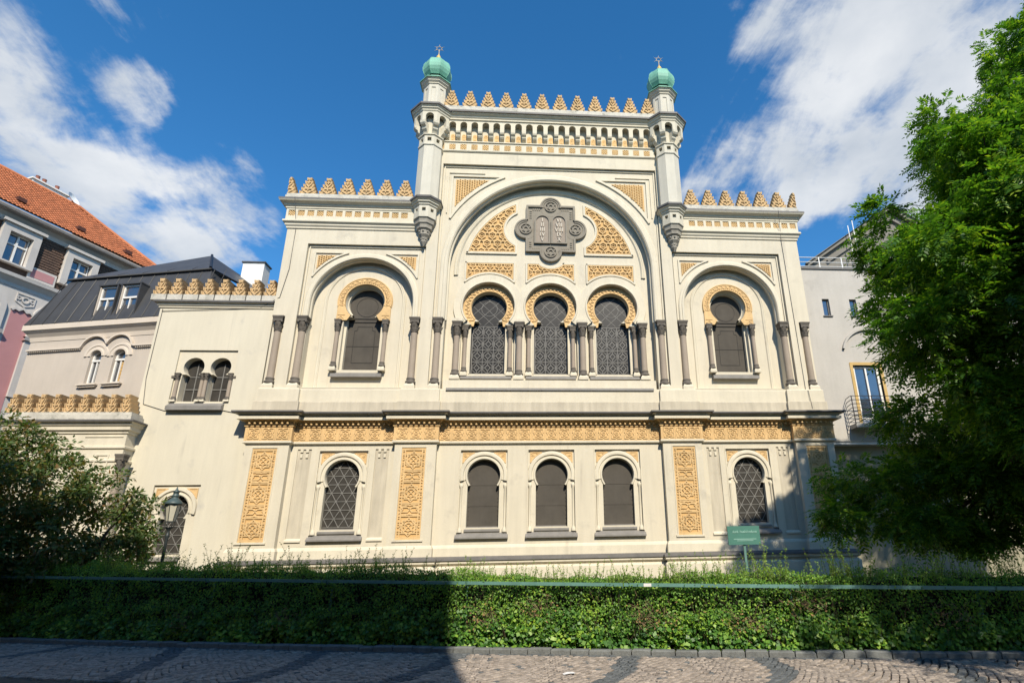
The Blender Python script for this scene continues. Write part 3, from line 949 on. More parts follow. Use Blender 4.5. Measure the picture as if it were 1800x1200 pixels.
# ---- stone tablets
T = MB().slab(rect(-1.19, 1.19, 15.43, 17.97), [], 0.375, 0.47).build('tablet_plaque', 'tablet_stone', B, (0, 0.37, 15.4))
LOB = ((0, 17.93, 0.53), (0, 15.43, 0.54), (-1.19, 16.67, 0.55), (1.19, 16.67, 0.55))
m = MB()
for (x, z_, r_) in LOB:
    m.slab(arcpts(x, z_, r_, 0, 2 * PI * 27 / 28, 27), [], 0.368, 0.465)
m.build('lobe', 'tablet_stone', T, (0, 0.37, 16.7))
m = MB()
for k, (x, z_, r_) in enumerate(LOB):
    a0 = {0: (-0.15, PI + 0.15), 1: (PI - 0.2, 2 * PI + 0.2), 2: (PI / 2 - 0.1, 1.5 * PI + 0.1), 3: (-PI / 2 - 0.1, PI / 2 + 0.1)}[k]
    m.arc(x, z_, [(r_, 0.37), (r_ - 0.02, 0.30), (r_ - 0.09, 0.29), (r_ - 0.12, 0.33), (r_ - 0.17, 0.33), (r_ - 0.19, 0.37)], *a0, 24)
    ring2(m, (x, z_), 0.27, 0.05, 0.367, 0.06, 18)
    star(m, (x, z_), 0.21, 0.045, 0.366, 0.05, 6)
for sx in (-1, 1):
    m.pl([(sx * 0.5, 17.93), (sx * 1.14, 17.93), (sx * 1.14, 17.2)], 0.10, 0.375, 0.08)
    m.pl([(sx * 0.5, 15.48), (sx * 1.14, 15.48), (sx * 1.14, 16.14)], 0.10, 0.375, 0.08)
    for z_ in (17.3, 17.42, 17.54, 17.66, 15.6, 15.72, 15.84, 15.96):
        m.bar((sx * 0.92, z_), (sx * 1.02, z_), 0.05, 0.375, 0.03)
    for x in (0.55, 0.65, 0.75, 0.85):
        m.bar((sx * x, 17.72), (sx * x, 17.82), 0.05, 0.375, 0.03)
        m.bar((sx * x, 15.58), (sx * x, 15.68), 0.05, 0.375, 0.03)
m.build('plaque_moulding', 'tablet_stone', T, (0, 0.3, 16.7))
def leaf_shape(x0, x1, z0, z1):
    r_ = (x1 - x0) / 2
    return [(x0, z0), (x1, z0)] + arcpts((x0 + x1) / 2, z1 - r_, r_, 0, PI, 14)
for (x0, x1, nums) in ((-0.72, -0.08, 'I II III IV V'), (0.08, 0.72, 'VI VII VIII IX X')):
    fr = MB().slab(leaf_shape(x0 - 0.07, x1 + 0.07, 15.86, 17.47), [leaf_shape(x0 + 0.02, x1 - 0.02, 15.93, 17.38)], 0.27, 0.38).build('tablet_frame', 'tablet_stone', T, (x0, 0.3, 15.9))
    MB().slab(leaf_shape(x0 + 0.01, x1 - 0.01, 15.92, 17.39), [], 0.33, 0.376).build('tablet_face', 'tablet_face', T, (x0, 0.3, 15.9))
    m = MB()
    cx = (x0 + x1) / 2
    for k, word in enumerate(nums.split()):
        zt = 17.26 - k * 0.265
        hgt = 0.205
        adv = {'I': 0.085, 'V': 0.165, 'X': 0.16}
        tot = sum(adv[c] for c in word)
        x = cx - tot / 2
        for c in word:
            a = adv[c]
            if c == 'I':
                m.bar((x + a / 2, zt - hgt), (x + a / 2, zt), 0.04, 0.33, 0.05)
            elif c == 'V':
                m.bar((x + 0.02, zt), (x + a / 2, zt - hgt), 0.036, 0.33, 0.05).bar((x + a - 0.02, zt), (x + a / 2, zt - hgt), 0.03, 0.329, 0.05)
            else:
                m.bar((x + 0.02, zt), (x + a - 0.02, zt - hgt), 0.036, 0.33, 0.05).bar((x + a - 0.02, zt), (x + 0.02, zt - hgt), 0.03, 0.329, 0.05)
            x += a
    m.build('numerals', 'numeral', T, (cx, 0.3, 16))

# ---- wing bays
for s_ in (-1, 1):
    cx = s_ * WX
    YW = 0.41
    bo = archopen(cx, WR + 0.05, WZ, 8.50, 32)
    MB().slab(bo, [horseshoe(cx, 12.70, 0.86, 11.98, 0.84, 9.50)], YW, 0.83).build('wing_bay_wall', 'plaster', B, (cx, YW, 8.5))
    # sloping foot of the recess
    MB().add([(cx - WR, 0.40, 8.72), (cx + WR, 0.40, 8.72), (cx + WR, 0.02, 8.58), (cx - WR, 0.02, 8.58)], [(0, 1, 2, 3)]).build('recess_foot', 'plaster_trim', B, (cx, 0, 8.6))
    wnd = MB().box(cx - 0.95, cx + 0.95, 0.80, 0.825, 9.4, 13.7).build('window', 'board', B, (cx, 0.8, 9.4))
    m = MB()
    for z_ in (12.05, 11.88):
        m.bar((cx - 0.7, z_), (cx + 0.7, z_), 0.028, 0.8, 0.03)
    m.bar((cx - 0.8, 10.72), (cx + 0.8, 10.72), 0.016, 0.8, 0.012)
    m.pl([(cx - 0.45, 9.95), (cx + 0.45, 9.95), (cx + 0.45, 11.45), (cx + 0.32, 11.5), (cx + 0.32, 11.66), (cx - 0.32, 11.66), (cx - 0.32, 11.5), (cx - 0.45, 11.45)], 0.018, 0.8, 0.012, True)
    ring2(m, (cx, 12.62), 0.47, 0.018, 0.8, 0.012, 26)
    m.build('board_seams', 'board_seam', wnd, (cx, 0.8, 9.5))
    a = R(-12)
    m = MB()
    m.arc(cx, 12.70, [(1.21, YW), (1.18, 0.345), (0.86, 0.345), (0.845, 0.41)], a, PI - a, 40)
    ai = R(-50)
    for t_ in (-1, 1):
        inner = arcpts(cx, 12.70, 0.86, a, ai, 8)
        p = [(cx + t_ * (x - cx), z_) for x, z_ in inner] + [(cx + t_ * 0.70, 11.80), (cx + t_ * 1.16, 11.80), (cx + t_ * 1.18 * math.cos(a), 12.7 + 1.18 * math.sin(a))]
        m.slab(p, [], 0.346, 0.42)
    m.build('arch_ring', 'ochre', wnd, (cx, YW, 12.7))
    m = MB()
    nn = 17
    for i in range(nn):
        th = a + (PI - 2 * a) * (i + 0.5) / nn
        c = (cx + 1.02 * math.cos(th), 12.7 + 1.02 * math.sin(th))
        d = (-math.sin(th), math.cos(th)); e = (math.cos(th), math.sin(th))
        m.pl([(c[0] - d[0] * 0.10 - e[0] * 0.08, c[1] - d[1] * 0.10 - e[1] * 0.08), (c[0] - d[0] * 0.05 + e[0] * 0.07, c[1] - d[1] * 0.05 + e[1] * 0.07), (c[0] + d[0] * 0.05 + e[0] * 0.07, c[1] + d[1] * 0.05 + e[1] * 0.07), (c[0] + d[0] * 0.10 - e[0] * 0.08, c[1] + d[1] * 0.10 - e[1] * 0.08)], 0.034, 0.345, 0.022)
        ring2(m, (c[0] - e[0] * 0.05, c[1] - e[1] * 0.05), 0.03, 0.025, 0.345, 0.022, 6)
    m.arc(cx, 12.7, [(1.185, 0.345), (1.185, 0.32), (1.14, 0.32), (1.14, 0.345)], a, PI - a, 36)
    m.arc(cx, 12.7, [(0.91, 0.345), (0.91, 0.325), (0.865, 0.325), (0.865, 0.345)], a, PI - a, 36)
    for t_ in (-1, 1):
        m.pl([(cx + t_ * 0.80, 12.05), (cx + t_ * 1.10, 12.05)], 0.03, 0.345, 0.02).pl([(cx + t_ * 0.85, 11.88), (cx + t_ * 0.96, 11.99), (cx + t_ * 1.08, 11.88)], 0.03, 0.345, 0.02)
    m.build('ring_ornament', 'ochre', wnd, (cx, YW, 12.7))
    m = MB()
    m.arc(cx, 12.70, [(0.845, 0.42), (0.80, 0.60), (0.76, 0.60), (0.76, 0.795)], R(-46), PI + R(46), 36)
    for t_ in (-1, 1):
        m.box(*sorted((cx + t_ * 0.74, cx + t_ * 0.846)), 0.60, 0.79, 9.5, 11.95)
    m.build('reveal', 'plaster_trim', wnd, (cx, 0.6, 9.5))
    MB().add([(cx - 1.05, 0.78, 9.58), (cx + 1.05, 0.78, 9.58), (cx + 1.05, 0.18, 9.26), (cx - 1.05, 0.18, 9.26), (cx + 1.05, 0.18, 9.13), (cx - 1.05, 0.18, 9.13), (cx + 1.05, 0.42, 9.13), (cx - 1.05, 0.42, 9.13), (cx - 1.05, 0.42, 9.4), (cx + 1.05, 0.42, 9.4)],
             [(0, 1, 2, 3), (3, 2, 4, 5), (5, 4, 6, 7), (2, 9, 6, 4), (3, 8, 7, 5)]).build('sill', 'sill_metal', wnd, (cx, 0.2, 9.1))
    for t_ in (-1, 1):
        put_column(MINOR, B, cx + t_ * 1.02, 0.31, 9.42)
# ---- lower storey
PIER = ((4.65, 6.30, 5.05, 6.00), (10.40, 12.07, 10.83, 11.76))
path = [(-12.07, 0.30), (-12.07, -0.25), (-10.40, -0.25), (-10.40, 0.0), (-6.30, 0.0), (-6.30, -0.25), (-4.65, -0.25), (-4.65, 0.0)]
path = path + [(-x, y) for x, y in reversed(path)]
LW = [(-2.745, 0), (0.0, 0), (2.745, 0), (-8.32, 1), (8.32, 1)]
def strip_outline(x):
    """shallow blind strip with a notched head"""
    a, b = x - 0.27, x + 0.27
    q = 0.54 / 5
    zt, zm = 6.0, 5.88
    pts = [(a, 2.46), (b, 2.46), (b, zt), (b - q, zt), (b - q, zm), (b - 2 * q, zm), (b - 2 * q, zt), (b - 3 * q, zt), (b - 3 * q, zm), (b - 4 * q, zm), (b - 4 * q, zt), (a, zt)]
    return pts
strips = [s_ * x for s_ in (-1, 1) for x in (9.87, 6.83)]
holes = [rect(x - 0.985, x + 0.985, 2.56, 5.97) for x, _ in LW] + [strip_outline(x) for x in strips]
MB().slab(rect(-12.0, 12.0, 1.7, 7.3), holes, 0.0, 0.09).build('lower_wall', 'plaster', B, (0, 0, 1.7))
for x in strips:
    MB().box(x - 0.3, x + 0.3, 0.045, 0.07, 2.4, 6.05).build('blind_strip', 'plaster_dirty', B, (x, 0.05, 2.4))
for x in strips:
    MB().add([(x - 0.30, 0.04, 2.58), (x + 0.30, 0.04, 2.58), (x + 0.30, -0.05, 2.50), (x - 0.30, -0.05, 2.50), (x - 0.30, -0.05, 2.44), (x + 0.30, -0.05, 2.44)], [(0, 1, 2, 3), (3, 2, 5, 4)]).build('strip_sill', 'plaster_trim', B, (x, 0, 2.5))
    # little blocks below the notches
    m = MB()
    q = 0.54 / 5
    for k in (1, 3):
        m.box(x - 0.27 + k * q + 0.01, x - 0.27 + (k + 1) * q - 0.01, 0.0, 0.044, 5.66, 5.80)
    m.build('strip_block', 'plaster_trim', B, (x, 0, 5.7))
def tri_lattice(m, cx, half, z0, z1, cz, r, y, skew=0.0):
    """six-pointed star lattice of thin bars"""
    def inside(x, z_):
        if z_ < z0: return False
        if z_ < z1: return abs(x - cx) < half
        return math.hypot(x - cx, z_ - cz) < r
    p = 0.40
    segs = []
    hh = p * 0.866 * 0.95
    k = 0
    z_ = z0
    while z_ < cz + r:
        segs.append(((cx - 1, z_), (cx + 1, z_)))
        z_ += hh
    for i in range(-14, 15):
        x = cx + i * p
        for d in (-1, 1):
            L = 4.0
            segs.append(((x, z0), (x + d * L * 0.5 * p / (hh), z0 + L)))
    for k, (a, b) in enumerate(clip_lines(segs, inside, 0.02)):
        m.bar(a, b, 0.022, y - 0.0006 * (k % 3), 0.02)
for x, kind in LW:
    z0, zw, cz, r_ = 2.90, 4.53, 4.915, 0.625
    YL = 0.085
    wl = MB().slab(rect(x - 1.03, x + 1.03, 2.52, 6.0), [horseshoe(x, cz, r_ + 0.03, zw, 0.635, 2.88)], YL, 0.34).build('window', 'plaster_trim', B, (x, YL, 2.5))
    if kind == 0:
        bz = [(2.86, 3.70), (3.71, 4.53), (4.54, 5.62)]
        for k, (a, b) in enumerate(bz):
            MB().box(x - 0.67, x + 0.67, 0.285 + 0.004 * (k % 2), 0.31, a, b).build('board', 'board', wl, (x, 0.29, a))
        m = MB()
        for k in range(9):
            for s_ in (-1, 1):
                m.box(x + s_ * 0.575 - 0.012, x + s_ * 0.575 + 0.012, 0.275, 0.29, 2.98 + k * 0.17 + 0.03 * (k % 2), 3.0 + k * 0.17 + 0.03 * (k % 2) + 0.012)
        for k in range(11):
            th = R(-30) + R(240) * k / 10
            q = (x + 0.575 * math.cos(th), cz + 0.575 * math.sin(th))
            m.box(q[0] - 0.012, q[0] + 0.012, 0.275, 0.29, q[1] - 0.012, q[1] + 0.012)
        tag(m.build('board_clips', 'board_seam', wl, (x, 0.28, 3)), kind='stuff')
    else:
        MB().box(x - 0.67, x + 0.67, 0.29, 0.31, 2.86, 5.62).build('pane', 'net_glass', wl, (x, 0.29, 2.9))
        m = MB()
        tri_lattice(m, x, 0.60, 2.98, 4.55, cz, r_, 0.285)
        m.build('lattice', 'lead', wl, (x, 0.28, 3))
    # rings of the head
    aa = R(-36)
    m = MB()
    m.arc(x, cz, [(0.98, YL), (0.96, 0.02), (0.90, 0.0), (0.82, 0.0), (0.80, 0.05), (0.74, 0.055), (0.72, 0.03), (0.67, 0.03), (0.654, 0.09)], R(-14), PI + R(14), 36)
    m.arc(x, cz, [(0.74, YL), (0.72, 0.035), (0.67, 0.035), (0.654, 0.09)], aa, PI - aa, 36)
    m.build('arch_moulding', 'plaster_trim', wl, (x, YL, cz))
    for t_ in (-1, 1):
        ol = dedupe(spandrel(x, cz, 1.00, 0, x + t_ * 0.86, 5.83, t_))
        g = MB().slab(ol, [], YL - 0.01, YL + 0.01).build('spandrel', 'ochre', wl, (x + t_ * 0.8, YL, 5.6))
        m = MB()
        m.pl(ol, 0.035, YL - 0.01, 0.02, True)
        m.bar((x + t_ * 0.84, 5.81), (x + t_ * 0.66, 5.66), 0.03, YL - 0.011, 0.018)
        ring2(m, (x + t_ * 0.76, 5.73), 0.045, 0.03, YL - 0.01, 0.022, 8)
        m.bar((x + t_ * 0.80, 5.62), (x + t_ * 0.80, 5.45), 0.03, YL - 0.011, 0.018).bar((x + t_ * 0.62, 5.78), (x + t_ * 0.45, 5.79), 0.03, YL - 0.011, 0.018)
        m.build('spandrel_relief', 'ochre', B if False else wl, (x + t_ * 0.8, YL, 5.6))
        m = MB()
        m.lathe(x + t_ * 0.875, 0.075, [(0.10, 2.70), (0.10, 2.80), (0.065, 2.86), (0.05, 2.92), (0.05, 4.40), (0.075, 4.46), (0.085, 4.54), (0.02, 4.60)], 10)
        m.build('colonnette', 'plaster_trim', wl, (x + t_ * 0.875, 0.075, 2.7))
    # sills
    for (hw, za, zb, zc, yo, yi) in ((0.70, 2.93, 2.80, 2.73, 0.03, 0.29), (1.03, 2.69, 2.51, 2.455, -0.14, 0.09)):
        MB().add([(x - hw, yi, za), (x + hw, yi, za), (x + hw, yo, zb), (x - hw, yo, zb), (x + hw, yo, zc), (x - hw, yo, zc), (x + hw, yi, zc), (x - hw, yi, zc)],
                 [(0, 1, 2, 3), (3, 2, 4, 5), (5, 4, 6, 7), (1, 6, 4, 2), (0, 3, 5, 7)]).build('sill', 'sill_metal', wl, (x, yo, zc))
    MB().pl([(x - 0.965, 2.7), (x - 0.965, 5.95), (x + 0.965, 5.95), (x + 0.965, 2.7)], 0.035, 0.0, 0.02).build('window_frame', 'plaster_trim', wl, (x, 0, 2.7))
for s_ in (-1, 1):
    for (a, b, c, d) in PIER:
        x0, x1, p0, p1 = (a, b, c, d) if s_ > 0 else (-b, -a, -d, -c)
        MB().slab(rect(x0, x1, 1.75, 6.3), [rect(p0, p1, 2.46, 6.00)], -0.25, 0.30).build('pier', 'plaster', B, (x0, -0.25, 1.7))
        MB().pl([(p0 - 0.03, 2.46), (p0 - 0.03, 6.03), (p1 + 0.03, 6.03), (p1 + 0.03, 2.46)], 0.03, -0.25, 0.018).bar((p0 - 0.10, 2.42), (p1 + 0.10, 2.42), 0.07, -0.25, 0.05).build('panel_frame', 'plaster_trim', B, (x0, -0.25, 2.4))
        tall_panel(B, p0, p1, 2.46, 6.00, -0.20)
# plinth
prof = [(0.02, 2.24), (0.05, 2.20), (0.09, 2.12), (0.09, 1.80)]
MB().sweep(path, prof).build('plinth', 'plaster_trim', B, (0, 0, 1.8))
MB().sweep(path, [(0.08, 1.82), (0.28, 1.73), (0.29, 1.66), (0.24, 1.65)]).build('plinth_flashing', 'flashing', B, (0, 0, 1.7))
MB().sweep(path, [(0.24, 1.66), (0.24, 1.56), (0.20, 1.53), (0.14, 1.50), (0.14, 1.46), (0.20, 1.43), (0.23, 1.38), (0.23, 0.0)]).build('plinth_base', 'plaster_trim', B, (0, 0, 0))
# frieze
MB().sweep(path, [(0.0, 6.16), (0.05, 6.19), (0.10, 6.21), (0.10, 6.28), (0.05, 6.305)]).build('string_course', 'plaster_trim', B, (0, 0, 6.2))
FZ = MB().sweep(path, [(0.02, 6.29), (0.07, 6.30), (0.07, 6.86), (0.11, 6.87), (0.11, 6.90), (0.07, 6.91), (0.08, 7.0), (0.12, 7.06), (0.22, 7.12), (0.31, 7.125)]).build('frieze', 'ochre', B, (0, 0, 6.3))
tm = MB()
W_ = 0.53
def corner_square(m, r_, wd, y, h, gap):
    for sx in (-1, 1):
        for sz in (-1, 1):
            m.pl([(sx * gap, sz * r_), (sx * r_, sz * r_), (sx * r_, sz * gap)], wd, y, h)
h = 0.030
for s_ in (-1, 1):
    tm.bar((s_ * 0.262, -0.265), (s_ * 0.262, 0.265), 0.02, 0.0, 0.012)
corner_square(tm, 0.205, 0.036, 0.0, h, 0.055)
tm.pl([(-0.055, 0.205), (0, 0.16), (0.055, 0.205)], 0.03, -0.001, h).pl([(-0.055, -0.205), (0, -0.16), (0.055, -0.205)], 0.03, -0.001, h)
tm.pl([(-0.205, 0.055), (-0.16, 0), (-0.205, -0.055)], 0.03, -0.001, h).pl([(0.205, 0.055), (0.16, 0), (0.205, -0.055)], 0.03, -0.001, h)
corner_square(tm, 0.125, 0.03, 0.0, h, 0.03)
star(tm, (0, 0), 0.075, 0.02, -0.001, h, 8, PI / 4)
tm.box(-0.018, 0.018, -0.03, 0, -0.018, 0.018)
tile_me = tm.mesh('frieze_tile')
tile_me.materials.append(MATS['ochre'])
bead_me = MB().sph((0, 0, 0), 0.050, 8, 6).box(-0.014, 0.014, -0.01, 0.12, -0.012, 0.012).mesh('bead')
bead_me.materials.append(MATS['ochre'])
def seg_tiles(x0, x1, y):
    n = max(1, round((x1 - x0) / 0.548))
    for i in range(n):
        place('frieze_tile', tile_me, None, FZ, (x0 + (i + 0.5) * (x1 - x0) / n, y - 0.071, 6.585))
    n = max(1, round((x1 - x0) / 0.205))
    for i in range(n):
        place('bead', bead_me, None, FZ, (x0 + (i + 0.5) * (x1 - x0) / n, y - 0.185, 6.975))
seg_tiles(-4.65, 4.65, 0.0)
for s_ in (-1, 1):
    for (a, b, y) in ((4.65, 6.30, -0.25), (6.30, 10.40, 0.0), (10.40, 12.07, -0.25)):
        seg_tiles(*sorted((s_ * a, s_ * b)), y)
# cornice over the frieze
MB().sweep(path, [(0.28, 7.123), (0.35, 7.123), (0.35, 7.23), (0.31, 7.235), (0.28, 7.27), (0.31, 7.31), (0.42, 7.35)]).build('cornice', 'plaster_trim', B, (0, 0, 7.1))
MB().sweep(path, [(0.40, 7.345), (0.48, 7.352), (0.51, 7.375), (0.51, 7.43), (0.48, 7.44), (0.12, 7.53), (0.0, 7.54)]).build('cornice_flashing', 'flashing', B, (0, 0, 7.4))
# band and pedestals above the cornice
path2 = [(-11.95, 0.2), (-11.95, -0.32), (-10.30, -0.32), (-10.30, -0.18), (-6.28, -0.18), (-6.28, -0.32), (-4.66, -0.32), (-4.66, -0.18)]
path2 = path2 + [(-x, y) for x, y in reversed(path2)]
MB().sweep(path2, [(0.06, 7.48), (0.06, 7.90), (0.02, 7.93)]).build('attic_band', 'plaster_dirty', B, (0, 0, 7.5))
m = MB().sweep(path2, [(0.0, 7.92), (0.0, 8.44), (-0.05, 8.49), (-0.14, 8.50)])
m.build('pedestal_course', 'plaster_trim', B, (0, 0, 7.9))

# ---- battlements
def merlon_mesh(name, W, H, n, dep, topw, flare=0.02, seed=1):
    """stepped merlon with relief straps on its face"""
    pts_r = []
    for k in range(n):
        w0 = W / 2 + (topw / 2 - W / 2) * k / (n - 1)
        z0, z1 = H * k / n, H * (k + 1) / n
        pts_r += [(w0 - flare, z0), (w0, z1)]
    out = pts_r + [(-x, z_) for x, z_ in reversed(pts_r)]
    m = MB().slab(out, [], -dep / 2, dep / 2, True)
    y = -dep / 2
    hh = 0.045
    for k in range(n):
        w0 = W / 2 + (topw / 2 - W / 2) * k / (n - 1) - 0.03
        z0, z1 = H * k / n, H * (k + 1) / n
        zc = (z0 + z1) / 2
        for s_ in (-1, 1):
            m.bar((s_ * (w0 - flare), z0 + 0.015), (s_ * w0, z1 - 0.015), 0.04, y, hh)
        if k % 2 == 0 and k < n - 1:
            m.pl([(-w0 * 0.55, z1 - 0.02), (0, z0 + 0.02), (w0 * 0.55, z1 - 0.02)], 0.035, y - 0.001, hh)
        elif k < n - 1:
            m.bar((-w0 * 0.5, zc), (w0 * 0.5, zc), 0.04, y - 0.001, hh)
            m.bar((0, z0), (0, z1), 0.04, y - 0.002, hh)
    m.pl([(-topw * 0.28, H - 0.03), (0, H - H / n * 0.8), (topw * 0.28, H - 0.03)], 0.03, y - 0.001, hh)
    me = m.mesh(name)
    me.materials.append(MATS['ochre_merlon'])
    return me
def half_merlon():
    me = MC.copy()
    bm = bmesh.new(); bm.from_mesh(me)
    bmesh.ops.bisect_plane(bm, geom=bm.verts[:] + bm.edges[:] + bm.faces[:], plane_co=(0, 0, 0), plane_no=(-1, 0, 0), clear_outer=True)
    bmesh.ops.holes_fill(bm, edges=[e for e in bm.edges if e.is_boundary and abs(e.verts[0].co.x) < 1e-4 and abs(e.verts[1].co.x) < 1e-4], sides=0)
    bm.to_mesh(me); bm.free()
    return me
MC = merlon_mesh('merlon', 0.70, 0.86, 5, 0.30, 0.22)
HALF = half_merlon()
ML = merlon_mesh('merlon', 0.60, 0.76, 4, 0.50, 0.24, 0.035)
def grille_mesh():
    m = MB()
    m.box(-0.17, 0.17, 0.0, 0.02, -0.17, 0.17)
    nb = len(m.f)
    for k in range(-3, 4):
        for d in (-1, 1):
            for p, q in clip_lines([((k * 0.11 - d * 0.3, -0.3), (k * 0.11 + d * 0.3, 0.3))], lambda x, z_: abs(x) < 0.15 and abs(z_) < 0.145, 0.01):
                m.bar(p, q, 0.034, -0.001 * (d + 1) / 2, 0.03)
    me = m.mesh('grille')
    me.materials.append(MATS['ochre']); me.materials.append(MATS['grille_dark'])
    me.polygons.foreach_set('material_index', [1 if i < nb else 0 for i in range(len(me.polygons))])
    return me
GR = grille_mesh()
def cornice_sq(name, path_, xs, yf, z0, z1, sq, lower, upper):
    """cornice with a band of square openings; lower/upper are profiles below/above the band"""
    C = MB().sweep(path_, lower).build(name, 'plaster_trim', B, (path_[0][0], path_[0][1], z0))
    MB().sweep(path_, upper[:-3]).build('cornice_top', 'plaster_trim', C, (path_[0][0], path_[0][1], z1))
    MB().sweep(path_, upper[-4:]).build('cornice_flashing', 'flashing', C, (path_[0][0], path_[0][1], z1))
    zc = (z0 + z1) / 2
    xa, xb = min(xs) - 0.4, max(xs) + 0.4
    return C
# wings
wing_low = [(-0.02, 16.03), (0.0, 16.04), (0.05, 16.06), (0.05, 16.13), (0.11, 16.20), (0.11, 16.27), (0.20, 16.34), (0.20, 16.42), (0.15, 16.46), (0.04, 16.465), (0.04, 17.05)]
wing_up = [(0.04, 17.04), (0.16, 17.045), (0.16, 17.12), (0.22, 17.16), (0.22, 17.20), (0.30, 17.26), (0.38, 17.30), (0.42, 17.36), (0.42, 17.44), (0.40, 17.46), (-0.1, 17.56)]
for s_ in (-1, 1):
    pth = [(-11.93, 8.0), (-11.93, -0.16), (-6.1, -0.16)] if s_ < 0 else [(6.1, -0.16), (11.93, -0.16), (11.93, 8.0)]
    C = MB().sweep(pth, wing_low).build('wing_cornice', 'plaster_trim', B, (s_ * 9, -0.16, 16))
    MB().sweep(pth, wing_up[:8]).build('cornice_top', 'plaster_trim', C, (s_ * 9, -0.16, 17))
    MB().sweep(pth, wing_up[7:]).build('cornice_flashing', 'flashing', C, (s_ * 9, -0.16, 17.4))
    sq = [-11.80 + 0.4185 * i for i in range(13)]
    sq = [s_ * -x for x in sq]
    x0, x1 = sorted((s_ * 12.045, s_ * 6.2))
    MB().slab(rect(x0, x1, 16.47, 17.05), [rect(x - 0.148, x + 0.148, 16.655, 16.955) for x in sq], -0.285, -0.205).build('square_band', 'plaster_trim', C, (s_ * 9, -0.28, 16.5))
    for x in sq:
        place('grille', GR, None, C, (x, -0.222, 16.805), scale=(0.95, 1, 0.95))
    if s_ > 0:
        MB().slab(rect(0.02, 7.9, 16.47, 17.05), [], -0.115, 0.0).mesh('x')
    # coping and merlons
    x0, x1 = sorted((s_ * 12.12, s_ * 6.05))
    CP = MB().box(x0, x1, -0.48, 0.30, 17.50, 17.62).box(x0 + 0.03, x1 - 0.03, -0.44, 0.24, 17.62, 17.74).build('coping', 'coping', B, (s_ * 9, 0, 17.5))
    for k in range(6):
        place('merlon', MC, None, CP, (s_ * (11.19 - 0.872 * k), -0.25, 17.74), scale=(1.10, 1, 1.03))
    hm = place('corner_merlon', HALF, None, CP, (s_ * 12.08, -0.25, 17.74), scale=(-s_ * 1.10, 1, 1.03))
    for k in range(7):
        place('merlon', MC, None, CP, (s_ * 11.93, 1.1 + 0.9 * k, 17.742), rot=(0, 0, s_ * PI / 2), scale=(1.0, 1, 1.03))
    xa, xb = sorted((s_ * 12.10, s_ * 11.7))
    MB().box(xa, xb, 0.31, 8.0, 17.50, 17.735).build('side_coping', 'coping', CP, (s_ * 11.9, 4, 17.5))
# centre
pc = [(-5.6, -0.16), (5.6, -0.16)]
CC = MB().sweep(pc, [(0.0, 20.55), (0.05, 20.57), (0.05, 20.62), (0.03, 20.625), (0.03, 21.1)]).build('centre_cornice', 'plaster_trim', B, (0, -0.16, 20.6))
sqx = [0.535 * (i - 10) for i in range(21)]
MB().slab(rect(-5.55, 5.55, 20.60, 21.07), [rect(x - 0.15, x + 0.15, 20.67, 20.99) for x in sqx], -0.235, -0.195).build('square_band', 'plaster_trim', CC, (0, -0.23, 20.6))
for x in sqx:
    place('grille', GR, None, CC, (x, -0.206, 20.83))
MB().sweep(pc, [(0.07, 21.06), (0.13, 21.09), (0.13, 21.14), (0.09, 21.17), (0.03, 21.18), (0.03, 22.2)]).build('ledge', 'plaster_trim', CC, (0, -0.2, 21.1))
comb = [(-5.55, 22.16)]
hw = 0.165
for i in range(19):
    x = 0.535 * (i - 9)
    comb += [(x - hw, 21.60)] if i else [(-5.55, 21.60), (x - hw, 21.60)]
    comb += arcpts(x, 21.93, hw, PI, 0, 8) + [(x + hw, 21.60)]
comb += [(5.55, 21.60), (5.55, 22.16)]
MB().slab(dedupe(comb), [], -0.52, -0.18, True).build('corbel_arcade', 'plaster_trim', CC, (0, -0.5, 21.6))
cb = MB()
cb.slab([(-0.10, 21.31), (0.10, 21.31), (0.10, 21.60), (-0.10, 21.60)], [], -0.40, -0.18)
cb.lathe(0, 0, [(0.001, 0)], 3)
cbm = MB()
pr = [(-0.52, 0.29), (-0.52, 0.24), (-0.49, 0.17), (-0.42, 0.12), (-0.40, 0.10), (-0.40, 0.05), (-0.34, -0.02), (-0.24, -0.06), (-0.18, -0.08)]
for s_ in (-1, 1):
    cbm.add([(s_ * 0.10, y, z_) for y, z_ in pr] + [(s_ * 0.10, -0.18, 0.29)], [tuple(range(len(pr) + 1))])
for (y1, z1_), (y2, z2_) in zip(pr[:-1], pr[1:]):
    cbm.add([(-0.10, y1, z1_), (0.10, y1, z1_), (0.10, y2, z2_), (-0.10, y2, z2_)], [(0, 1, 2, 3)])
cbm = cbm.mesh('corbel')
cbm.materials.append(MATS['plaster_trim'])
for i in range(20):
    place('corbel', cbm, None, CC, (0.535 * (i - 9.5), 0, 21.312))
nm = MB().slab([(-0.12, 0), (0.12, 0), (0.12, 0.28)] + arcpts(0, 0.28, 0.12, 0, PI, 6) + [(-0.12, 0.28)], [], -0.02, 0.0)
ring2(nm, (0, 0.27), 0.06, 0.03, -0.02, 0.015, 8)
nm.bar((-0.07, 0.05), (0.07, 0.05), 0.04, -0.02, 0.015).bar((0, 0.05), (0, 0.2), 0.04, -0.02, 0.015)
nm = nm.mesh('niche_relief')
nm.materials.append(MATS['ochre'])
for i in range(19):
    place('niche_relief', nm, None, CC, (0.535 * (i - 9), -0.195, 21.20))
MB().sweep(pc, [(0.35, 22.15), (0.42, 22.18), (0.42, 22.25), (0.47, 22.30), (0.47, 22.36), (0.56, 22.42), (0.60, 22.47)]).build('cornice_top', 'plaster_trim', CC, (0, -0.5, 22.2))
MB().sweep(pc, [(0.59, 22.465), (0.66, 22.48), (0.66, 22.58), (0.62, 22.60), (-0.1, 22.72)]).build('cornice_flashing', 'flashing', CC, (0, -0.5, 22.5))
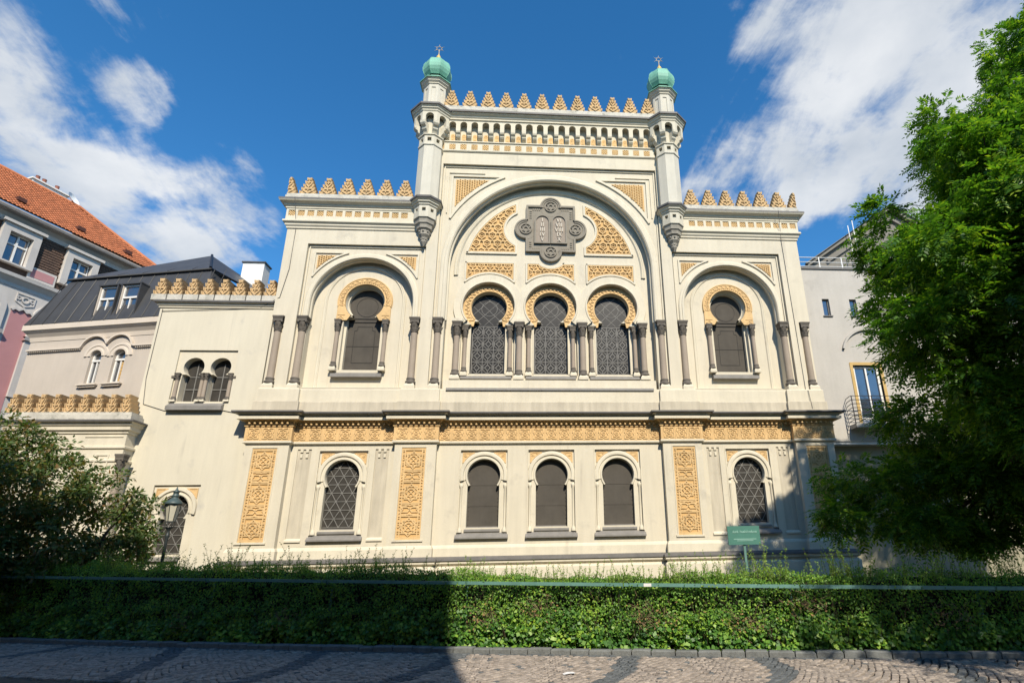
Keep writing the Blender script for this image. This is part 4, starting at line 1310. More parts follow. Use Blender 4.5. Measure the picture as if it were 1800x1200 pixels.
CP = MB().box(-5.35, 5.35, -0.68, 0.35, 22.66, 22.84).box(-5.3, 5.3, -0.61, 0.28, 22.84, 23.0).build('coping', 'coping', B, (0, 0, 22.6))
for k in range(12):
    place('merlon', MC, None, CP, (0.897 * (k - 5.5), -0.46, 23.0), scale=(1.04, 1, 1.06))
# ---- turrets
def face_mats(cx, cy, a):
    """frames of the eight faces: local x along the face, local -y outward at apothem a"""
    for k in range(8):
        yield k, Matrix.Translation((cx, cy, 0)) @ Matrix.Rotation(k * PI / 4, 4, 'Z') @ Matrix.Translation((0, -a, 0))
for s_ in (-1, 1):
    cx, cy = s_ * 5.82, -0.24
    TU = MB().oct(cx, cy, [(0.53, 17.50), (0.53, 20.42), (0.575, 20.45), (0.575, 20.52), (0.545, 20.54)]).build('turret', 'turret_plaster', B, (cx, cy, 17.5))
    m = MB()
    for k, T_ in face_mats(cx, cy, 0.545):
        m.T = T_
        m.slab(rect(-0.226, 0.226, 20.53, 21.0), [rect(-0.095, 0.095, 20.66, 20.88)], 0.0, 0.12)
    m.T = None
    m.oct(cx, cy, [(0.40, 20.5), (0.40, 21.05)])
    m.build('holed_drum', 'turret_trim', TU, (cx, cy, 20.5))
    m = MB().oct(cx, cy, [(0.54, 20.98), (0.60, 21.01), (0.60, 21.06), (0.55, 21.10), (0.50, 21.12), (0.50, 22.2)])
    for k, T_ in face_mats(cx, cy, 0.83):
        m.T = T_
        hwid = 0.83 * math.tan(PI / 8)
        comb = [(-hwid, 21.62), (-0.19, 21.50)] + arcpts(0, 21.90, 0.19, PI, 0, 8) + [(0.19, 21.50), (hwid, 21.62), (hwid, 22.16), (-hwid, 22.16)]
        m.slab(dedupe(comb), [], 0.0, 0.20)
    m.T = None
    m.build('corbel_head', 'turret_trim', TU, (cx, cy, 21))
    for k in range(8):
        a = k * PI / 4 + PI / 8 - PI / 2
        m = MB()
        m.T = Matrix.Translation((cx, cy, 0)) @ Matrix.Rotation(k * PI / 4 + PI / 8, 4, 'Z')
        pr = [(-0.89, 21.64), (-0.88, 21.52), (-0.82, 21.44), (-0.72, 21.38), (-0.70, 21.28), (-0.62, 21.20), (-0.55, 21.10)]
        for t_ in (-1, 1):
            m.add([(t_ * 0.12, y, z_) for y, z_ in pr] + [(t_ * 0.12, -0.45, 21.10), (t_ * 0.12, -0.45, 21.64)], [tuple(range(len(pr) + 2))])
        for (y1, z1_), (y2, z2_) in zip(pr[:-1], pr[1:]):
            m.add([(-0.12, y1, z1_), (0.12, y1, z1_), (0.12, y2, z2_), (-0.12, y2, z2_)], [(0, 1, 2, 3)])
        m.T = None
        m.build('corbel', 'turret_trim', TU, (cx, cy, 21))
    MB().oct(cx, cy, [(0.60, 22.15), (0.84, 22.16), (0.87, 22.20), (0.87, 22.26), (0.93, 22.31), (0.93, 22.37), (1.0, 22.44)]).build('turret_cornice', 'turret_trim', TU, (cx, cy, 22.2))
    MB().oct(cx, cy, [(0.99, 22.43), (1.04, 22.45), (1.04, 22.55), (1.01, 22.57), (0.52, 22.80)]).build('cornice_flashing', 'flashing', TU, (cx, cy, 22.5))
    m = MB().oct(cx, cy, [(0.50, 22.7), (0.50, 24.2)])
    for k, T_ in face_mats(cx, cy, 0.535):
        m.T = T_
        m.slab(rect(-0.2215, 0.2215, 22.74, 24.16), [rect(-0.10, 0.10, 23.0, 23.95)], 0.0, 0.03)
    m.T = None
    m.build('upper_shaft', 'turret_plaster', TU, (cx, cy, 22.7))
    MB().oct(cx, cy, [(0.54, 24.12), (0.58, 24.15), (0.58, 24.20), (0.66, 24.28), (0.66, 24.34), (0.72, 24.40)]).build('upper_cornice', 'turret_trim', TU, (cx, cy, 24.2))
    MB().oct(cx, cy, [(0.715, 24.395), (0.76, 24.41), (0.76, 24.45), (0.52, 24.64), (0.46, 24.72), (0.46, 24.78)]).build('dome_skirt', 'copper', TU, (cx, cy, 24.4))
    MB().oct(cx, cy, [(0.42, 24.77), (0.44, 24.86)]).build('dome_neck', 'copper_dark', TU, (cx, cy, 24.8))
    D = MB()
    prof = [(0.50, 24.83), (0.53, 24.86), (0.50, 24.90), (0.60, 25.05), (0.665, 25.22), (0.68, 25.40), (0.65, 25.60), (0.58, 25.78), (0.45, 25.94), (0.28, 26.06), (0.12, 26.12), (0.04, 26.14)]
    D.oct(cx, cy, prof)
    c8 = math.cos(PI / 8)
    for k in range(8):
        a = PI / 8 + k * PI / 4
        D.tube([(cx + r_ / c8 * math.cos(a), cy + r_ / c8 * math.sin(a), z_) for r_, z_ in prof[2:]], 0.016, 5)
    D = D.build('dome', 'copper', TU, (cx, cy, 24.9))
    MB().lathe(cx, cy, [(0.06, 26.10), (0.07, 26.20), (0.05, 26.24), (0.11, 26.31), (0.125, 26.38), (0.10, 26.46), (0.04, 26.54), (0.03, 26.62)], 12).build('finial_ball', 'gilt', TU, (cx, cy, 26.1))
    m = MB().tube([(cx, cy, 26.42), (cx, cy, 26.95)], 0.022, 6)
    for k in range(6):
        a = PI / 2 + k * PI / 3
        c0 = (cx + 0.10 * math.cos(a - PI / 6), cy, 27.02 + 0.10 * math.sin(a - PI / 6))
        c1 = (cx + 0.10 * math.cos(a + PI / 6), cy, 27.02 + 0.10 * math.sin(a + PI / 6))
        tip = (cx + 0.185 * math.cos(a), cy, 27.02 + 0.185 * math.sin(a))
        far = (cx + 0.30 * math.cos(a), cy, 27.02 + 0.30 * math.sin(a))
        m.tube([c0, tip], 0.017, 5).tube([c1, tip], 0.017, 5).tube([tip, far], 0.010, 5, 0.004)
    m.build('star_finial', 'zinc', TU, (cx, cy, 26.4))
    # hanging console under the turret
    MB().oct(cx, cy, [(0.53, 17.62), (0.70, 17.52)]).oct(cx, cy, [(0.70, 17.36), (0.62, 17.30), (0.62, 17.24), (0.55, 17.20), (0.55, 17.13), (0.48, 17.09)]).build('console_cornice', 'turret_trim', TU, (cx, cy, 17.3))
    MB().oct(cx, cy, [(0.69, 17.525), (0.73, 17.50), (0.73, 17.42), (0.69, 17.36)]).build('console_flashing', 'flashing', TU, (cx, cy, 17.4))
    m = MB()
    for k, T_ in face_mats(cx, cy, 0.50):
        m.T = T_
        hwid = 0.50 * math.tan(PI / 8)
        m.slab(rect(-hwid, hwid, 16.50, 17.12), [rect(-0.085, 0.085, 16.80, 16.98)], 0.0, 0.10)
    m.T = None
    m.oct(cx, cy, [(0.38, 16.5), (0.38, 17.1)])
    m.build('console_drum', 'turret_trim', TU, (cx, cy, 16.5))
    m = MB().oct(cx, cy, [(0.50, 16.51), (0.44, 16.44), (0.42, 16.32), (0.42, 16.26), (0.36, 16.20), (0.34, 16.10), (0.34, 16.04), (0.26, 15.98), (0.24, 15.80), (0.26, 15.76), (0.17, 15.64), (0.13, 15.50), (0.13, 15.44), (0.05, 15.30), (0.01, 15.22)])
    for k in range(8):
        a = k * PI / 4
        m.sph((cx + 0.27 * math.cos(a), cy + 0.27 * math.sin(a), 15.9), 0.05, 6, 4)
        m.sph((cx + 0.14 * math.cos(a), cy + 0.14 * math.sin(a), 15.56), 0.04, 6, 4)
    m.build('console_drop', 'turret_shaded', TU, (cx, cy, 15.2))
# lightning conductor cables
MB().tube([(-11.6, -0.66, 17.4), (-11.55, -0.19, 16.1), (-11.55, -0.19, 14.0), (-11.75, -0.185, 12.6), (-12.6, 0.07, 12.2), (-16.62, 0.08, 12.0)], 0.012, 5).build('cable', 'cable', B)
MB().tube([(11.0, -0.66, 17.4), (11.15, -0.19, 16.0), (11.2, -0.18, 12.0), (11.23, -0.18, 8.52), (11.25, -0.36, 8.40), (11.3, -0.40, 7.6)], 0.012, 5).build('cable', 'cable', B)

# ------------------------------------------------------------------ annex on the left
A = thing('annex_wing', 'plain cream side wing with twin round-headed windows, left of the ochre pier', 'building', (-14.5, 0.1, 0))
YA = 0.11
XL = -16.72
TW = [(-14.88, 9.52), (-13.81, 9.52)]
LWX = -14.5
low_hole = rect(LWX - 0.86, LWX + 0.86, 1.9, 4.66)
MB().slab(rect(XL, -12.03, 0, 12.25), [rect(-15.55, -13.2, 7.98, 10.24), low_hole], YA, YA + 0.12).build('wall', 'plaster_annex', A, (-14.5, YA, 0))
MB().box(XL, XL + 0.3, YA + 0.02, 9.0, 0, 12.2).build('side_wall', 'plaster_annex', A, (XL, 4, 0))
MB().box(XL + 0.35, -12.1, 0.9, 9.0, 11.9, 12.3).build('roof', 'roof_sheet', A, (XL, 4, 12))
MB().slab(rect(-15.6, -13.15, 7.9, 10.3), [horseshoe(x, cz, 0.41, 9.19, 0.40, 8.03) for x, cz in TW], YA + 0.075, YA + 0.45).build('window_wall', 'plaster_trim', A, (-14.4, YA, 8))
for x, cz in TW:
    wn = MB().box(x - 0.45, x + 0.45, YA + 0.40, YA + 0.43, 7.95, 10.1).build('window', 'net_glass', A, (x, YA, 8))
    m = MB().bar((x, 8.05), (x, 9.75), 0.03, YA + 0.40, 0.03)
    for z_ in (8.62, 9.16):
        m.bar((x - 0.4, z_), (x + 0.4, z_), 0.03, YA + 0.399, 0.03)
    m.pl([(x - 0.36, 8.05), (x - 0.36, 9.2)], 0.04, YA + 0.40, 0.03).pl([(x + 0.36, 8.05), (x + 0.36, 9.2)], 0.04, YA + 0.40, 0.03)
    m.build('glazing_bars', 'lead', wn, (x, YA, 8))
TCOL = col_meshes(1.22, 0.075, 0.20)
for x in (-15.40, -14.42, -14.27, -13.30):
    put_column(TCOL, A, x, YA + 0.03, 8.0)
MB().pl([(-15.60, 9.06), (-15.36, 9.06)], 0.09, YA, 0.03).build('impost', 'capital_stone', A, (-15.5, YA, 9))
MB().pl([(-13.36, 9.06), (-13.12, 9.06)], 0.09, YA, 0.03).build('impost', 'capital_stone', A, (-13.2, YA, 9))
MB().add([(-15.5, YA + 0.09, 8.0), (-13.35, YA + 0.09, 8.0), (-13.35, YA - 0.2, 7.78), (-15.5, YA - 0.2, 7.78), (-13.35, YA - 0.2, 7.62), (-15.5, YA - 0.2, 7.62), (-13.35, YA, 7.62), (-15.5, YA, 7.62)], [(0, 1, 2, 3), (3, 2, 4, 5), (5, 4, 6, 7), (0, 3, 5, 7), (1, 6, 4, 2)]).build('sill', 'sill_metal', A, (-14.4, YA, 7.7))
# low horseshoe window
wl = MB().slab(rect(LWX - 0.9, LWX + 0.9, 1.86, 4.7), [horseshoe(LWX, 3.74, 0.52, 3.40, 0.50, 2.1)], YA + 0.075, YA + 0.34).build('window', 'plaster_trim', A, (LWX, YA, 2))
MB().box(LWX - 0.6, LWX + 0.6, YA + 0.29, YA + 0.31, 2.0, 4.4).build('pane', 'net_glass', wl, (LWX, YA, 2))
m = MB()
tri_lattice(m, LWX, 0.5, 2.14, 3.42, 3.74, 0.52, YA + 0.285)
m.build('lattice', 'lead', wl, (LWX, YA, 2))
m = MB()
m.arc(LWX, 3.74, [(0.84, YA + 0.08), (0.82, YA + 0.0), (0.72, YA - 0.01), (0.68, YA + 0.05), (0.62, YA + 0.05), (0.60, YA + 0.03), (0.56, YA + 0.03), (0.54, YA + 0.08)], R(-14), PI + R(14), 30)
m.build('arch_moulding', 'plaster_trim', wl, (LWX, YA, 3.7))
for t_ in (-1, 1):
    ol = dedupe(spandrel(LWX, 3.74, 0.86, 0, LWX + t_ * 0.75, 4.52, t_))
    MB().slab(ol, [], YA + 0.065, YA + 0.085).pl(ol, 0.035, YA + 0.065, 0.02, True).build('spandrel', 'ochre', wl, (LWX, YA, 4.4))
MB().add([(LWX - 0.6, YA + 0.3, 2.1), (LWX + 0.6, YA + 0.3, 2.1), (LWX + 0.6, YA - 0.12, 1.95), (LWX - 0.6, YA - 0.12, 1.95), (LWX + 0.6, YA - 0.12, 1.86), (LWX - 0.6, YA - 0.12, 1.86)], [(0, 1, 2, 3), (3, 2, 4, 5)]).build('sill', 'sill_metal', wl, (LWX, YA, 1.9))
pa = [(XL, 6.0), (XL, YA), (-12.0, YA)]
MB().sweep(pa, [(0.0, 12.14), (0.05, 12.17), (0.05, 12.22), (0.10, 12.26), (0.10, 12.32), (0.17, 12.37)]).build('cornice', 'plaster_trim', A, (-14.5, YA, 12.2))
MB().sweep(pa, [(0.165, 12.365), (0.22, 12.38), (0.22, 12.46), (0.19, 12.47), (-0.3, 12.52)]).build('cornice_flashing', 'flashing', A, (-14.5, YA, 12.4))
for k in range(8):
    x = -12.27 - 0.652 * k
    sc_ = 1.0 if k < 7 else 1.0
    cpg = MB().box(x - 0.30, x + 0.30, YA - 0.12, YA + 0.46, 12.50, 12.76).build('coping_block', 'coping', A, (x, YA, 12.5))
    place('merlon', ML, None, A, (x, YA + 0.17, 12.76), rot=(0, 0, 0), scale=(0.95, 1, 1.0))
MB().tube([(XL + 0.12, YA - 0.02, 12.1), (XL + 0.12, YA - 0.02, 9.0), (XL + 0.25, YA - 0.02, 7.9), (-15.6, YA - 0.02, 7.62), (-13.4, YA - 0.02, 7.64), (-12.2, YA - 0.02, 7.4)], 0.012, 5).build('cable', 'cable', A)

# low battlemented porch in front of the annex's left end
P_ = thing('porch', 'low cream porch with broad ochre battlements, half hidden behind the dark bush', 'porch', (-18.5, -0.4, 0))
XR = -16.42
YP = -0.45
pp = [(-20.75, YA), (-20.75, YP), (XR, YP), (XR, YA)]
MB().sweep(pp, [(0.0, 0.0), (0.0, 5.45), (0.05, 5.5), (0.05, 5.56), (0.0, 5.6), (0.0, 5.95), (0.06, 6.0), (0.06, 6.07), (0.0, 6.1), (0.0, 6.55), (0.05, 6.58), (0.05, 6.64), (0.13, 6.70), (0.13, 6.82), (0.19, 6.88), (0.19, 6.94), (0.26, 7.0)]).build('wall', 'plaster_trim', P_, (-18.5, YP, 0))
MB().box(-20.7, XR - 0.02, YP + 0.02, YA + 1.0, 6.9, 6.98).build('roof', 'roof_sheet', P_, (-18.5, 0, 6.9))
MB().sweep(pp, [(0.255, 6.995), (0.31, 7.0), (0.31, 7.06), (0.2, 7.10)]).build('cornice_flashing', 'flashing', P_, (-18.5, YP, 7))
MB().box(-20.87, XR + 0.12, YP - 0.2, YA - 0.02, 7.08, 7.28).box(-20.81, XR + 0.06, YP - 0.12, YA - 0.04, 7.28, 7.40).build('coping', 'coping', P_, (-18.5, YP, 7.1))
for k in range(9):
    place('merlon', ML, None, P_, (XR - 0.25 - 0.512 * k, YP + 0.14, 7.40), scale=(0.78, 0.95, 0.95))
MB().pl([(-17.9, 6.45), (XR - 0.12, 6.45)], 0.03, YP, 0.03).build('frieze_line', 'plaster_trim', P_, (-17, YP, 6.4))
MB().pl([(-17.35, 3.0), (-17.35, 5.75), (-16.9, 5.75), (-16.9, 3.0)], 0.05, YP, 0.03).build('panel_frame', 'plaster_trim', P_, (-17, YP, 3))
PCOL = col_meshes(2.75, 0.12, 0.32)
put_column(PCOL, P_, XR + 0.06, YP - 0.06, 3.0)
MB().box(XR - 0.15, XR + 0.24, YP - 0.24, YP + 0.2, 0, 2.99).build('column_pedestal', 'plaster_trim', P_, (XR, YP, 0))

# ------------------------------------------------------------------ beige house behind (mansard roof)
H2 = thing('mansard_house', 'beige plastered house with dark sheet-metal mansard roof behind the side wing', 'house', (-17, 1.5, 0), R(-11))
def hs2(s): return -s
eL, eR = -7.0, 2.2
MB().slab(rect(eL, eR, 0, 12.05), [archopen(-3.42, 0.27, 10.66, 9.40, 16), archopen(-2.24, 0.29, 10.62, 9.38, 16)], 0.0, 0.25).build('wall', 'beige_plaster', H2)
MB().box(eL, eL + 0.3, 0.02, 8.0, 0, 12.0).build('side_wall', 'beige_plaster', H2)
m = MB().sweep([(eL, 8), (eL, 0), (eR, 0)], [(0.02, 11.55), (0.06, 11.75), (0.18, 11.92), (0.24, 11.97), (0.24, 12.0), (0.30, 12.03), (0.30, 12.30)])
m.build('cornice', 'beige_trim', H2)
# wave-like hood line with fine teeth
m = MB()
hood = [(-6.95, 11.1), (-4.25, 11.1)] + arcpts(-3.58, 10.95, 0.68, R(165), R(25), 12) + arcpts(-2.35, 10.95, 0.68, R(155), R(12), 12) + [(-1.55, 11.05), (0.6, 11.03)]
m.pl(hood, 0.07, 0.0, 0.13)
m.build('hood_moulding', 'beige_trim', H2, (-3, 0, 11))
th = MB()
for x in np.arange(-6.9, -4.3, 0.10):
    th.box(x, x + 0.05, -0.09, 0.0, 11.0, 11.06)
for x in np.arange(-1.5, 0.5, 0.10):
    th.box(x, x + 0.05, -0.09, 0.0, 10.94, 11.0)
tag(th.build('teeth_course', 'beige_trim', H2, (-3, 0, 11)), kind='stuff')
for (xc, r_, cz, blind) in ((-3.42, 0.27, 10.66, 0), (-2.24, 0.29, 10.62, 1)):
    m = MB().arc(xc, cz, [(r_ + 0.34, 0.0), (r_ + 0.32, -0.05), (r_ + 0.22, -0.05), (r_ + 0.2, -0.02), (r_ + 0.12, -0.02), (r_ + 0.1, -0.045), (r_ + 0.02, -0.045), (r_, 0.0)], 0, PI, 24)
    wn = m.build('window', 'beige_trim', H2, (xc, 0, 9.4))
    MB().box(xc - 0.33, xc + 0.33, 0.19, 0.21, 9.35, 11.0).build('pane', 'window_glass', wn, (xc, 0.2, 9.4))
    m = MB().pl([(xc - r_ + 0.03, 9.42), (xc + r_ - 0.03, 9.42)], 0.07, 0.19, 0.05).bar((xc, 9.42), (xc, 10.45), 0.05, 0.19, 0.06)
    for t_ in (-1, 1):
        m.bar((xc + t_ * (r_ - 0.03), 9.42), (xc + t_ * (r_ - 0.03), 10.7), 0.08, 0.189, 0.06)
    m.bar((xc - r_, 10.48), (xc + r_, 10.48), 0.09, 0.188, 0.08)
    m.arc(xc, cz, [(r_ + 0.0, 0.19), (r_ + 0.0, 0.13), (r_ - 0.05, 0.13), (r_ - 0.05, 0.19)], 0, PI, 16)
    m.build('frame', 'white_frame', wn, (xc, 0.2, 9.4))
    if blind:
        for k in range(6):
            MB().box(xc + 0.0, xc + r_ - 0.06, 0.175, 0.183, 9.48 + k * 0.16, 9.62 + k * 0.16).build('blind_slat', 'blind', wn, (xc, 0.18, 9.5 + k * 0.16))
    MB().box(xc - 0.48, xc + 0.48, -0.16, 0.0, 9.27, 9.33).box(xc - 0.42, xc + 0.42, -0.10, 0.0, 9.19, 9.268).build('sill', 'beige_trim', wn, (xc, 0, 9.2))
# mansard: front slope leaning back, its two dormer windows
def mans(x, t_):  # point on the front slope; t 0 at the eave, 1 at the break
    return (x, -0.32 + 0.72 * t_, 12.30 + 2.55 * t_)
xl0, xl1, xr = eL - 0.25, eL + 0.65, 1.0
m = MB()
m.add([(xl0, -0.32, 12.30), (xr + 0.6, -0.32, 12.30), (xr, 0.40, 14.85), (xl1, 0.40, 14.85)], [(0, 1, 2, 3)])
m.add([(xl0, -0.32, 12.30), (xl1, 0.40, 14.85), (xl1, 8, 14.85), (xl0, 8.6, 12.30)], [(0, 1, 2, 3)])
m.add([(xr + 0.6, -0.32, 12.30), (xr + 0.6, 8.6, 12.3), (xr, 8, 14.85), (xr, 0.40, 14.85)], [(0, 1, 2, 3)])
RF = m.build('mansard_roof', 'roof_sheet', H2)
AP = (-1.1, 2.5, 17.0)
m = MB()
m.add([(xl1 - 0.1, 0.32, 14.92), (xr, 0.32, 14.92), AP, (xl1 + 2.6, 2.5, 16.6)], [(0, 1, 2, 3)])
m.add([(xr, 0.32, 14.92), (xr + 0.9, 7.0, 14.92), (-1.1, 5.0, 17.0), AP], [(0, 1, 2, 3)])
m.add([(xl1 - 0.1, 0.32, 14.92), (xl1 - 0.1, 8.2, 14.92), (xl1 + 2.6, 5.0, 16.6), (xl1 + 2.6, 2.5, 16.6)], [(0, 1, 2, 3)])
m.add([AP, (-1.1, 5.0, 17.0), (xl1 + 2.6, 5.0, 16.6), (xl1 + 2.6, 2.5, 16.6)], [(0, 1, 2, 3)])
m.build('upper_roof', 'roof_sheet', H2)
MB().tube([(xl1 - 0.1, 0.34, 14.88), (xr, 0.34, 14.88)], 0.055, 8).build('eaves_roll', 'roof_sheet_seam', H2)
MB().tube([(xr, 0.3, 14.94), (AP[0], AP[1], AP[2] + 0.03)], 0.06, 8).build('hip_roll', 'roof_sheet_seam', H2)
MB().tube([(xr, 0.34, 14.90), (xr + 0.9, 7.0, 14.92)], 0.055, 8).build('side_roll', 'roof_sheet_seam', H2)
for k in range(15):
    x0 = xl0 + 0.35 + k * 0.62
    x1 = x0 + (0.35 if k < 2 else 0.10) * (1 - k / 14)
    a, b = mans(x0, 0.0), mans(x1, 1.0)
    MB().tube([(a[0], a[1] - 0.012, a[2]), (b[0], b[1] - 0.012, b[2])], 0.016, 4).build('standing_seam', 'roof_sheet_seam', RF)
for k in range(5):
    x0 = xl1 + 1.2 + k * 1.3
    MB().tube([(x0, 0.33, 14.94), (x0 + (AP[0] - x0) * 0.25, 1.4, 15.9)], 0.014, 4).build('standing_seam', 'roof_sheet_seam', RF)
for xc in (-3.45, -2.30):
    dm = MB()
    # box cut: cheeks and flat top, the window upright at the front
    dm.box(xc - 0.50, xc - 0.44, -0.27, 0.42, 12.36, 14.06).box(xc + 0.44, xc + 0.50, -0.27, 0.42, 12.36, 14.06).box(xc - 0.52, xc + 0.52, -0.28, 0.42, 14.06, 14.12)
    dm = dm.build('dormer', 'roof_sheet', H2)
    MB().box(xc - 0.435, xc + 0.435, -0.10, -0.08, 12.36, 14.05).build('pane', 'window_glass', dm)
    m = MB().pl([(xc - 0.40, 12.42), (xc + 0.40, 12.42), (xc + 0.40, 14.01), (xc - 0.40, 14.01)], 0.08, -0.10, 0.06, True).bar((xc - 0.4, 13.42), (xc + 0.4, 13.42), 0.09, -0.101, 0.07).bar((xc, 12.42), (xc, 13.4), 0.05, -0.10, 0.06)
    m.build('frame', 'white_frame', dm)
    MB().box(xc - 0.435, xc - 0.41, -0.24, -0.10, 12.38, 14.0).build('reveal', 'beige_trim', dm)
ch = thing('chimney', 'white rendered chimney stack with dark cap behind the dark mansard roof', 'chimney', (-16.4, 6.2, 15))
MB().box(-17.0, -15.85, 6.0, 6.7, 14.5, 17.62).build('stack', 'white_plaster', ch, (-16.4, 6.2, 15))
MB().box(-17.06, -15.79, 5.94, 6.76, 17.62, 17.70).build('cap', 'roof_sheet', ch, (-16.4, 6.2, 15))
ch = thing('chimney', 'small white chimney at the right end of the side wing battlements', 'chimney', (-13.9, 5.0, 12.5))
MB().box(-14.1, -13.5, 5.0, 5.5, 12.4, 15.05).build('stack', 'white_plaster', ch, (-13.9, 5.0, 12.5))
MB().box(-14.15, -13.45, 4.95, 5.55, 15.05, 15.15).build('cap', 'roof_sheet', ch, (-13.9, 5.0, 12.5))

# ------------------------------------------------------------------ pink house with the red tiled roof, far left
H3 = thing('pink_house', 'pink and grey stuccoed town house with red tiled roof at the left edge', 'house', (-33, 4, 0), R(70))
x0, x1 = -8.0, 13.4
WINS = [(4.75, 18.62, 20.45), (8.1, 18.62, 20.45), (1.4, 18.62, 20.45)]
holes = [rect(c - 0.55, c + 0.55, a, b) for c, a, b in WINS]
MB().slab(rect(x0, x1, 18.1, 21.5), holes, 0.0, 0.3).build('attic_wall', 'slate_brown', H3)
m = MB()
MB().box(x0, x1, -0.06, 0.3, 0, 18.05).build('wall', 'stucco', H3)
MB().sweep([(x0, 0), (x1, 0), (x1, 10)], [(0.0, 17.2), (0.1, 17.3), (0.12, 17.5), (0.3, 17.7), (0.42, 17.78), (0.45, 17.98), (0.06, 18.12)]).build('sill_cornice', 'stucco', H3)
MB().sweep([(x0, 0), (x1, 0), (x1, 10)], [(0.05, 21.0), (0.1, 21.25), (0.3, 21.42), (0.5, 21.5)]).build('eaves', 'stucco', H3)
MB().sweep([(x0, 0), (x1, 0), (x1, 10)], [(0.50, 21.5), (0.58, 21.45), (0.68, 21.5), (0.72, 21.62), (0.70, 21.7)]).build('gutter', 'gutter', H3)
for (c, a, b) in WINS:
    fr = MB().slab(rect(c - 0.95, c + 0.95, a - 0.1, b + 0.45), [rect(c - 0.58, c + 0.58, a, b)], -0.28, 0.05).box(c - 1.1, c + 1.1, -0.42, 0.0, b + 0.45, b + 0.62).build('window', 'stucco', H3)
    MB().box(c - 0.6, c + 0.6, 0.08, 0.10, a, b).build('pane', 'window_glass', fr)
    m = MB().pl([(c - 0.55, a + 0.03), (c + 0.55, a + 0.03), (c + 0.55, b - 0.03), (c - 0.55, b - 0.03)], 0.09, 0.08, 0.06, True).bar((c, a), (c, b), 0.10, 0.079, 0.07).bar((c - 0.55, a + (b - a) * 0.64), (c + 0.55, a + (b - a) * 0.64), 0.10, 0.078, 0.07)
    m.build('frame', 'white_frame', fr)
for (a, b) in ((5.75, 6.95), (2.5, 3.7)):
    MB().box(a - 0.12, b + 0.12, -0.10, 0.02, 18.14, 18.92).build('parapet_panel', 'stucco', H3)
    MB().box(a, b, -0.115, -0.1, 18.28, 18.78).build('pink_panel', 'pink_plaster', H3)
# shingled band between the attic windows
shm = MB().box(-0.10, 0.10, -0.06, 0.0, -0.11, 0.10).mesh('shingle')
shm.materials.append(MATS['slate_brown'])
cnt = 0
for r_ in range(13):
    z_ = 18.95 + r_ * 0.165
    x = 5.55 + (0.1 if r_ % 2 else 0)
    for xr_ in ([5.75, 7.1], [9.1, 11.9], [2.9, 3.75]):
        x = xr_[0] + (0.11 if r_ % 2 else 0)
        while x < xr_[1] and cnt < 300:
            place('shingle', shm, None, H3, (x, 0.0, z_), rot=(R(-12), 0, 0))
            x += 0.215
            cnt += 1
# lower wall: arched windows, pink fields and pale pilasters
for (a, b) in ((5.45, 6.45), (1.6, 3.0), (8.2, 10.2)):
    MB().slab([(a, 9.0), (b, 9.0), (b, 16.0), (b - 0.12, 16.12), (b - 0.3, 16.05), ((a + b) / 2, 16.22), (a + 0.3, 16.05), (a + 0.12, 16.12), (a, 16.0)], [], -0.075, -0.05).build('pink_field', 'pink_plaster', H3)
    m = MB().pl([(a, 16.0), (a + 0.12, 16.12), (a + 0.3, 16.05), ((a + b) / 2, 16.22), (b - 0.3, 16.05), (b - 0.12, 16.12), (b, 16.0)], 0.12, -0.07, 0.10)
    m.build('scroll_edge', 'stucco', H3)
    m = MB().pl([(a + 0.05, 17.05), (b - 0.05, 17.05), (b - 0.05, 16.55), ((a + b) / 2, 16.35), (a + 0.05, 16.55)], 0.05, -0.06, 0.05, True)
    ring2(m, ((a + b) / 2, 16.75), 0.17, 0.07, -0.06, 0.06, 10)
    for t_ in (-1, 1):
        ring2(m, ((a + b) / 2 + t_ * 0.33, 16.8), 0.10, 0.06, -0.06, 0.05, 8)
    m.build('stucco_relief', 'stucco', H3)
for c in (4.2, 0.6, 7.4):
    fr = MB().slab(archopen(c, 0.95, 15.9, 11.0, 16), [archopen(c, 0.65, 15.9, 11.2, 16)], -0.2, 0.0).build('window', 'stucco', H3)
    MB().slab(archopen(c, 0.66, 15.9, 11.2, 16), [], -0.062, 0.0).build('pane', 'window_glass', fr)
    m = MB().bar((c, 11.2), (c, 16.4), 0.10, -0.062, 0.05).bar((c - 0.65, 14.9), (c + 0.65, 14.9), 0.10, -0.063, 0.05)
    m.arc(c, 15.9, [(0.66, -0.06), (0.66, -0.12), (0.57, -0.12), (0.57, -0.06)], 0, PI, 14)
    m.build('frame', 'white_frame', fr)
    MB().sweep([(c - 1.05, -0.06), (c + 1.05, -0.06)], [(0.0, 14.35), (0.25, 14.4), (0.3, 14.6), (0.0, 14.65)]).build('balcony_ledge', 'stucco', fr)
MB().slab(rect(6.62, 7.0, 11.2, 13.4), [], -0.075, -0.05).build('pane', 'window_glass', H3)
